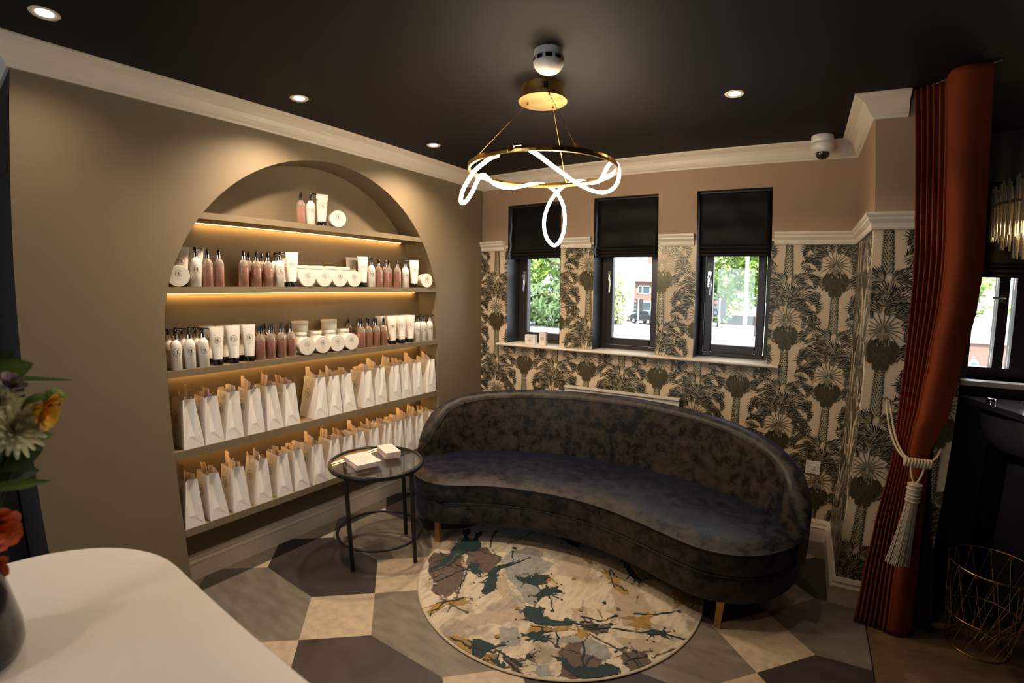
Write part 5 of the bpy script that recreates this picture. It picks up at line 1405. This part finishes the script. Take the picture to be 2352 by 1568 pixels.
#PART2
# ---------------------------------------------------------------- salon beyond the curtain
SX0, SX1, SZ0, SZ1 = .985, 2.75, 1.172, 2.32
b = MB()
for x0, x1, z0, z1 in ((XPE, SX0, 0, ZC), (SX1, 5.0, 0, ZC), (SX0, SX1, 0, SZ0), (SX0, SX1, SZ1, ZC)):
    b.poly([(x0, YW, z0), (x1, YW, z0), (x1, YW, z1), (x0, YW, z1)], 'dark_wall')
    b.poly([(x0, YO, z0-(1.6 if z0 == 0 else 0)), (x0, YO, z1), (x1, YO, z1), (x1, YO, z0-(1.6 if z0 == 0 else 0))], 'house_brick')
for (p, q) in (((SX0, SZ0), (SX0, SZ1)), ((SX0, SZ1), (SX1, SZ1)), ((SX1, SZ1), (SX1, SZ0)), ((SX1, SZ0), (SX0, SZ0))):
    b.poly([(p[0], YW, p[1]), (q[0], YW, q[1]), (q[0], YO, q[1]), (p[0], YO, p[1])], 'charcoal_paint')
struct(b.obj('wall_salon'), 'dark wall of the salon area behind the curtain')
b = MB(); b.box(SX0-.05, SX1+.05, 3.30, YR-.03, 1.145, 1.172, 'trim_white'); struct(b.obj('trim_8'), 'pale window sill of the salon window')
w = struct(thing('window_4', 'wide dark-framed salon window behind the wash basin', None))
b = MB(); y0, y1 = YR-.03, YR+.04
for x in (SX0, 1.165, SX1-.05): b.box(x, x+.055, y0, y1, SZ0+.001, SZ1-.001, 'frame_black')
b.box(1.255, 1.36, y0, y1, SZ0+.001, SZ1-.001, 'frame_black'); b.box(1.98, 2.06, y0, y1, SZ0+.001, SZ1-.001, 'frame_black')
b.box(SX0+.001, SX1-.001, y0-.002, y1+.002, SZ0+.001, SZ0+.055, 'frame_black'); b.box(SX0+.001, SX1-.001, y0-.002, y1+.002, SZ1-.05, SZ1-.001, 'frame_black')
b.obj('window_frame', w)
for x0, x1 in ((SX0+.056, 1.164), (1.221, 1.254), (1.361, 1.979), (2.061, SX1-.051)):
    b = MB(); b.box(x0, x1, YR, YR+.01, SZ0+.056, SZ1-.051, 'window_glass'); b.obj('pane', w)
b = MB(); b.box(1.180, 1.195, y0-.012, y0, 1.62, 1.66, 'chrome'); b.tube([(1.188, y0-.014, 1.645), (1.188, y0-.04, 1.645), (1.12, y0-.045, 1.648)], .006, 'chrome'); b.obj('handle', w)
blind(SX0+.01, SX1-.01, 1.762, 'wide black roman blind over the salon window behind the curtain', None, SZ1-.012, 3.43)

# basin unit
t = thing('wash_basin', 'taupe ceramic backwash basin under the salon window', 'basin', (0, 0, 0))
E1 = Vector((.935, 3.26)); E2 = Vector((1.085, 2.80)); 
b = MB(); b.prism([(.935, 3.27, 1.060), (1.085, 2.80, 1.060), (1.16, 2.70, 1.060), (1.62, 2.70, 1.060), (1.70, 2.80, 1.060), (1.70, 3.27, 1.060)], (0, 0, .030), 'ceramic_taupe'); bevel(b.obj('basin_top', t), .006, 3)
rows = []
for k, (s, z) in enumerate(((1, 1.058), (.99, 1.00), (.93, .94), (.80, .885), (.55, .850), (.2, .838))):
    rows.append([(1.33+.36*s*math.cos(a)*(1 if math.cos(a) > 0 else 1.05), 2.99+.27*s*math.sin(a), z) for a in [2*PI*q/36 for q in range(36)]])
b = MB(); b.grid(rows, 'ceramic_taupe', cv=True); b.poly(rows[-1], 'ceramic_taupe'); b.obj('bowl', t)
b = MB(); b.lathe([(.0, 1.0905), (.022, 1.0905), (.023, 1.100), (.021, 1.112), (.012, 1.116), (.0, 1.116)][1:], (1.03, 3.10, 0), 'chrome', 20); b.obj('mixer_knob', t)
for k in range(6):
    b = MB(); b.box(1.20, 1.62, 3.02+.034*k, 3.035+.034*k, 1.0905, 1.094, 'bronze'); b.obj('grille_slat', t)
b = MB(); b.tube([(1.28, 3.20, 1.09), (1.28, 3.20, 1.16), (1.30, 3.12, 1.18), (1.30, 3.07, 1.155)], .011, 'chrome'); b.obj('tap', t)
b = MB(); b.prism([(1.08, 3.22, .001), (1.06, 2.86, .001), (1.22, 2.78, .001), (1.60, 2.78, .001), (1.60, 3.22, .001)], (0, 0, .838), 'leather_black'); b.obj('pedestal', t)
t = thing('salon_chair', 'dark salon chair with bronze arm in front of the basin', 'chair', (0, 0, 0))
b = MB(); b.prism([(1.22, 2.40, .40), (1.70, 2.34, .40), (1.72, 2.62, .40), (1.24, 2.62, .40)], (0, 0, .13), 'leather_black'); bevel(b.obj('seat', t), .02, 3)
b = MB(); b.prism([(1.24, 2.640, .42), (1.24, 2.600, .92), (1.70, 2.600, .92), (1.70, 2.640, .42)], (0, .05, 0), 'leather_black'); bevel(b.obj('backrest', t), .015, 3)
b = MB(); b.tube(smooth_path([(1.20, 2.66, .66), (1.18, 2.56, .725), (1.22, 2.44, .73), (1.30, 2.36, .72)]), .013, 'bronze'); b.tube([(1.19, 2.56, .72), (1.23, 2.56, .44)], .010, 'bronze'); b.obj('armrest', t)
b = MB(); b.lathe([(.02, .03), (.02, .40)], (1.48, 2.50, 0), 'chrome', 16); b.lathe([(.15, .0), (.15, .012), (.03, .03)], (1.48, 2.50, 0.0008), 'chrome', 30); b.obj('pedestal', t)
# wire basket
t = thing('wire_basket', 'brass wire basket table standing on the dark oak floor', 'basket', (1.065, 2.40, 0.0008))
t.location = (1.075, 2.93-.0, .0008)
t.location = (.985, 2.60, .0008)
def ringt(r, z, rad=.003): 
    b = MB(); b.tube([(r*math.cos(2*PI*k/48), r*math.sin(2*PI*k/48), z) for k in range(48)], rad, 'brass', n=6, closed=True); return b
ringt(.180, .420, .0040).obj('rim', t); ringt(.150, .165).obj('hoop', t); ringt(.125, .004).obj('base_ring', t)
for k in range(14):
    a, a2, a3 = 2*PI*k/14, 2*PI*(k+.8)/14, 2*PI*(k-.8)/14
    b = MB(); b.tube([(.18*math.cos(a), .18*math.sin(a), .42), (.150*math.cos(a2), .150*math.sin(a2), .165), (.125*math.cos(a), .125*math.sin(a), .004)], .0018, 'brass', n=5); b.obj('wire', t)
    b = MB(); b.tube([(.18*math.cos(a), .18*math.sin(a), .42), (.150*math.cos(a3), .150*math.sin(a3), .165), (.04*math.cos(a), .04*math.sin(a), .004)], .0018, 'brass', n=5); b.obj('wire', t)
# glass rod chandelier
t = thing('glass_chandelier', 'tiered glass rod chandelier glowing behind the curtain', 'chandelier', (1.165, 2.95, 0))
mat('rod_glass', (0.75, 0.72, 0.62), 0.08, trans=0.8, ior=1.35)
mat('chandelier_bulb', (1, .8, .5), .4, emit=(1.0, .62, .26), estr=28)
b = MB(); b.lathe([(.235, 2.085), (.240, 2.085), (.240, 2.100), (.235, 2.100)], (0, 0, 0), 'brass', 48, cap=False); b.obj('frame', t)
b = MB(); b.lathe([(.006, 2.1), (.006, ZC-.03)], (0, 0, 0), 'brass', 8); b.lathe([(.06, ZC-.03), (.06, ZC-.0005)], (0, 0, 0), 'brass', 24)
for a in (0, PI/2, PI, 3*PI/2): b.tube([(0, 0, 2.18), (.236*math.cos(a), .236*math.sin(a), 2.095)], .003, 'brass')
b.obj('stem', t)
for k in range(54):
    a = 2*PI*k/54; b = MB(); j = (.012 if k % 2 else 0)
    b.lathe([(.0062, 1.925+j), (.0062, 2.16+j*2)], (.244*math.cos(a), .244*math.sin(a), 0), 'rod_glass', 8); b.obj('glass_rod', t)
for k in range(44):
    a = 2*PI*(k+.3)/44; r, z0 = ((.205, 1.885) if k % 2 else (.150, 1.84)); b = MB()
    b.lathe([(.0062, z0), (.0062, 2.215+(.205-r)*.5)], (r*math.cos(a), r*math.sin(a), 0), 'rod_glass', 8); b.obj('glass_rod', t)
for k in range(6):
    a = 2*PI*k/6; b = MB(); b.lathe([(.006, 1.95), (.012, 1.965), (.012, 2.0), (.005, 2.02)], (.09*math.cos(a), .09*math.sin(a), 0), 'chandelier_bulb', 12); b.obj('bulb', t)

# ---------------------------------------------------------------- the street outside
GZ = -1.6
def ground(name, pts, m, z=GZ, label=None):
    b = MB(); b.poly([(x, y, z) for x, y in pts], m); return struct(b.obj(name), label)
ground('ground', [(-90, 3.9), (90, 3.9), (90, 160), (-90, 160)], 'asphalt', GZ, 'sunlit asphalt road outside the windows')
ground('ground', [(-90, 60), (90, 60), (90, 64), (-90, 64)], 'pavement', GZ+.02, 'far pavement in front of the houses')
rf = random.Random(8)
def foliage(mb, cx, cy, cz, rx, ry, rz_, n, m, size):
    blobs = [(cx+rf.gauss(0, .42)*rx, cy+rf.gauss(0, .42)*ry, cz+rf.gauss(0, .42)*rz_, rf.uniform(.35, .6)) for _ in range(14)]
    for _ in range(n):
        bx, by, bz, s = rf.choice(blobs); v = Vector((rf.gauss(0, 1), rf.gauss(0, 1), rf.gauss(0, 1))).normalized()
        p = Vector((bx+v.x*rx*s, by+v.y*ry*s, max(GZ+.1, bz+v.z*rz_*s))); q = size*rf.uniform(.5, 1.3)
        a = Vector((rf.gauss(0, 1), rf.gauss(0, 1), rf.gauss(0, 1))).normalized()*q; c = a.orthogonal().normalized()*q*.6
        mb.poly([p-a, p-c*.6, p+a, p+c], m)
def tree(name, x, y, h, w, m, label, n=1800, size=.22, group='trees outside', low=.2, cat='tree'):
    t = thing(name, label, cat, (x, y, GZ), 0, None); o = Vector((x, y, GZ))
    b = MB(); b.tube([(x, y, GZ), (x+.1, y, GZ+h*.5), (x, y, GZ+h*.8)], max(.08, w*.04), 'bark', rf=lambda u: 1-.6*u)
    b.v = [tuple(Vector(v)-o) for v in b.v]; b.obj('trunk', t)
    b = MB(); foliage(b, x, y, GZ+h*(low+(1-low)/2), w/2, w/2, h*(1-low)/2, n, m, size)
    b.v = [tuple(Vector(v)-o) for v in b.v]; b.obj('foliage', t)
# left window: a steep leafy bank close by
tree('hedge', -22.6, 41, 4.8, 11.5, 'foliage_mid', 'dense mid green hedge filling the left window view', 5200, .34, low=0, cat='hedge')
tree('tree', -28.2, 50, 13.0, 9.0, 'foliage_bright', 'bright yellow-green tree above the hedge in the left window', 5200, .36, low=.2)
tree('tree', -30.5, 62, 15.0, 8.0, 'foliage_mid', 'darker green tree at the right part of the left window', 3000, .42, low=.2)
# middle window: tree, house, cars
tree('tree', -17.2, 47, 6.6, 3.6, 'foliage_pale', 'pale leafy tree in front of the brick house in the middle window', 2600, .20, low=.12)
tree('bush', -12.95, 52, 4.0, 1.8, 'foliage_bright', 'narrow green bush at right before the brick house in the middle window', 900, .18, low=.1, cat='bush')
hs = thing('house', 'brick semi-detached house with white windows and pale roof', 'house', (-15, 60, GZ))
b = MB(); b.box(-4.6, 8, 0, 8, 0, 4.9, 'house_brick'); b.obj('wall', hs)
b = MB(); b.prism([(-5.0, -.5, 4.85), (-5.0, 8.5, 4.85), (-5.0, 4, 8.8)], (13.4, 0, 0), 'roof_tile'); b.obj('roof', hs)
b = MB(); b.box(-3.55, -2.75, 2.2, 3.0, 6.4, 8.5, 'house_brick'); b.box(-3.4, -3.2, 2.4, 2.6, 8.5, 8.8, 'roof_tile'); b.box(-3.1, -2.9, 2.4, 2.6, 8.5, 8.8, 'roof_tile'); b.obj('chimney', hs)
for (x0, x1, z0, z1) in ((-4.1, -2.4, 3.2, 4.3), (-4.4, -2.2, .9, 2.3), (-.9, .9, 3.2, 4.3), (-1.0, 1.2, .9, 2.3)):
    b = MB(); f = .12
    b.box(x0, x1, -.06, .02, z0, z0+f, 'upvc_white'); b.box(x0, x1, -.06, .02, z1-f, z1, 'upvc_white')
    for x in (x0, x0+(x1-x0)*.33, x1-f): b.box(x, x+f, -.06, .02, z0, z1, 'upvc_white')
    o = b.obj('window', hs); b = MB(); b.box(x0+f, x1-f, -.03, .0, z0+f, z1-f, 'dark_pane'); b.obj('pane', o)
b = MB(); b.box(-5.2, 6, -2.6, -2.4, 0, .95, 'house_brick'); b.box(-5.2, 6, -2.66, -2.34, .95, 1.02, 'pavement'); b.obj('garden_wall', hs)
def car(x, y, rz, m, label, L=4.2):
    t = thing('car', label, 'car', (x, y, GZ+.001), rz); s = L/4.2
    prof = [(-2.1, .35), (-2.1, .80), (-1.95, .95), (-1.45, 1.02), (-.95, 1.42), (.45, 1.46), (1.25, 1.05), (1.95, .90), (2.1, .70), (2.1, .35)]
    b = MB(); P = []
    for (px, pz) in prof:
        tuck = .86 if pz > 1.1 else 1.0
        P.append([(px*s, yy*tuck, pz) for yy in (-.85, -.80, .80, .85)])
    b.grid(P, m, cv=False, smooth=False)
    for sg in (-.85, .85): b.poly([(px*s, sg*(.86 if pz > 1.1 else 1), pz) for px, pz in prof], m)
    b.poly([(-2.1*s, -.85, .35), (2.1*s, -.85, .35), (2.1*s, .85, .35), (-2.1*s, .85, .35)], 'tyre'); b.obj('body', t)
    for sg in (-1, 1):
        b = MB(); yy = sg*.80; b.poly([(-1.30*s, yy*1.035, 1.03), (-.88*s, yy*.935, 1.36), (.40*s, yy*.935, 1.39), (1.05*s, yy*1.035, 1.06)], 'dark_pane'); b.obj('side_window', t)
        for wx in (-1.3, 1.3):
            b = MB(); b.lathe([(.31, -.09), (.33, -.07), (.33, .07), (.31, .09)], (wx*s, sg*.78, .33), 'tyre', 22, axis='y'); b.lathe([(.19, -.095), (.19, .095)], (wx*s, sg*.78, .33), 'galvanised', 16, axis='y'); b.obj('wheel', t)
    b = MB(); b.poly([(1.24*s, -.70, 1.075), (1.24*s, .70, 1.075), (.48*s, .66, 1.44), (.48*s, -.66, 1.44)], 'dark_pane'); b.obj('windscreen', t)
    b = MB(); b.poly([(-1.44*s, -.70, 1.045), (-.97*s, -.66, 1.40), (-.97*s, .66, 1.40), (-1.44*s, .70, 1.045)], 'dark_pane'); b.obj('rear_window', t)
    for sg in (-.55, .55):
        b = MB(); b.box(2.08*s, 2.115*s, sg-.16, sg+.16, .62, .76, 'upvc_white'); b.obj('headlight', t)
car(-18.9, 54.5, -.25, 'car_white', 'white car parked at the left of the middle window view')
car(-15.0, 50.5, 2.6, 'car_dark', 'dark hatchback at the right of the middle window view', 3.8)
def signal(x, y, label, h=3.6, red=True):
    t = thing('traffic_light', label, 'traffic light', (x, y, GZ))
    b = MB(); b.tube([(0, 0, 0), (0, 0, h)], .06, 'galvanised'); b.obj('pole', t)
    b = MB(); b.box(-.32, -.08, -.12, .12, h-1.0, h-.05, 'tyre'); b.box(.08, .32, -.12, .12, h-1.0, h-.05, 'tyre'); b.obj('signal_head', t)
    b = MB(); b.lathe([(.09, -.135), (.09, -.122)], (-.20, 0, h-.22), 'signal_red', 14, axis='y'); b.obj('red_lamp', t)
    for q in (.5, .78): b = MB(); b.lathe([(.09, -.135), (.09, -.122)], (-.20, 0, h-q), 'dark_pane', 14, axis='y'); b.obj('lamp', t)
signal(-3.82, 26.5, 'grey traffic light pole at the left of the right window view', 3.1)
signal(-10.6, 33.5, 'dark traffic light in front of the brick house in the middle window', 2.9)
# right window: big green tree, lamp post, low wall, vans
tree('tree', -2.9, 42, 12.0, 7.0, 'foliage_bright', 'large bright green tree filling the right window view', 6500, .26, low=.15)
tree('tree', -7.6, 52, 5.0, 4.0, 'foliage_mid', 'darker tree behind at left of the right window view', 2200, .26, low=.12)
t = thing('street_lamp', 'pale grey lamp post seen in the right window', 'street lamp', (-2.06, 22, GZ))
b = MB(); b.tube([(0, 0, 0), (0, 0, 7.5)], .095, 'galvanised', rf=lambda u: 1-.3*u); b.obj('pole', t)
b = MB(); b.tube([(0, 0, 7.5), (0, -.6, 7.9), (0, -1.4, 8.0)], .05, 'galvanised'); b.box(-.12, .12, -1.9, -1.3, 7.93, 8.05, 'galvanised'); b.obj('arm', t)
t = thing('road_sign', 'round road sign on a thin post before the lamp post', 'sign', (-1.42, 15.5, GZ))
b = MB(); b.tube([(0, 0, 0), (0, 0, 1.55)], .02, 'galvanised'); b.obj('post', t)
b = MB(); b.lathe([(.17, -.02), (.17, 0)], (0, -.02, 1.35), 'upvc_white', 28, axis='y'); b.obj('plate', t)
b = MB(); b.box(-8, 1.5, 57, 57.3, GZ, GZ+1.1, 'steel_dark'); struct(b.obj('garden_wall'), 'low dark wall under the trees in the right window')
# salon window view: brick pier, wall, shrub, signs
bb = thing('brick_building', 'brown brick building corner seen through the salon window', 'building', (6.2, 24, GZ))
b = MB(); b.box(-1.2, .62, 0, 6, 0, 9, 'house_brick'); b.obj('wall', bb)
b = MB(); b.box(-1.25, .66, -.05, 6, 1.98, 2.12, 'upvc_white'); b.obj('string_course', bb)
b = MB(); b.box(.66, 14, 4, 6, 0, 1.4, 'house_brick'); b.box(.66, 14, 3.9, 6, 1.4, 2.6, 'galvanised'); b.obj('low_range', bb)
tree('tree', 9.0, 33, 7.0, 4.0, 'foliage_bright', 'green tree above the low building in the salon window', 1600, .2, low=.45)
t = thing('speed_sign', 'round sign with blue symbol and blue plate on a post, salon window', 'sign', (4.96, 16.6, GZ))
b = MB(); b.tube([(0, 0, 0), (0, 0, 1.75)], .03, 'galvanised'); b.obj('post', t)
b = MB(); b.lathe([(.16, -.02), (.16, 0)], (0, -.03, 1.55), 'signal_red', 28, axis='y'); b.lathe([(.125, -.03), (.125, -.021)], (0, -.03, 1.55), 'upvc_white', 28, axis='y'); b.box(-.07, .07, -.066, -.061, 1.51, 1.59, 'sign_blue'); b.obj('disc', t)
b = MB(); b.box(-.15, .15, -.05, -.03, 1.22, 1.34, 'sign_blue'); b.obj('plate', t)
t = thing('utility_pole', 'pale pole with yellow band seen through the salon window', 'pole', (5.75, 17.6, GZ))
b = MB(); b.tube([(0, 0, 0), (0, 0, 5)], .07, 'galvanised'); b.obj('pole', t)
b = MB(); b.lathe([(.085, .8), (.085, 1.0)], (0, 0, 0), 'sign_yellow', 14); b.obj('band', t)
b = MB()
for k in range(14): b.box(3.2+k*.9, 3.24+k*.9, 13.0, 13.04, GZ, GZ+.9, 'steel_dark')
b.box(3.2, 15, 13.0, 13.04, GZ+.85, GZ+.9, 'steel_dark'); b.box(3.2, 15, 13.0, 13.04, GZ+.45, GZ+.48, 'steel_dark')
tag(b.obj('guard_rail'), 'dark pedestrian guard rail beside the road, salon window', 'railing')
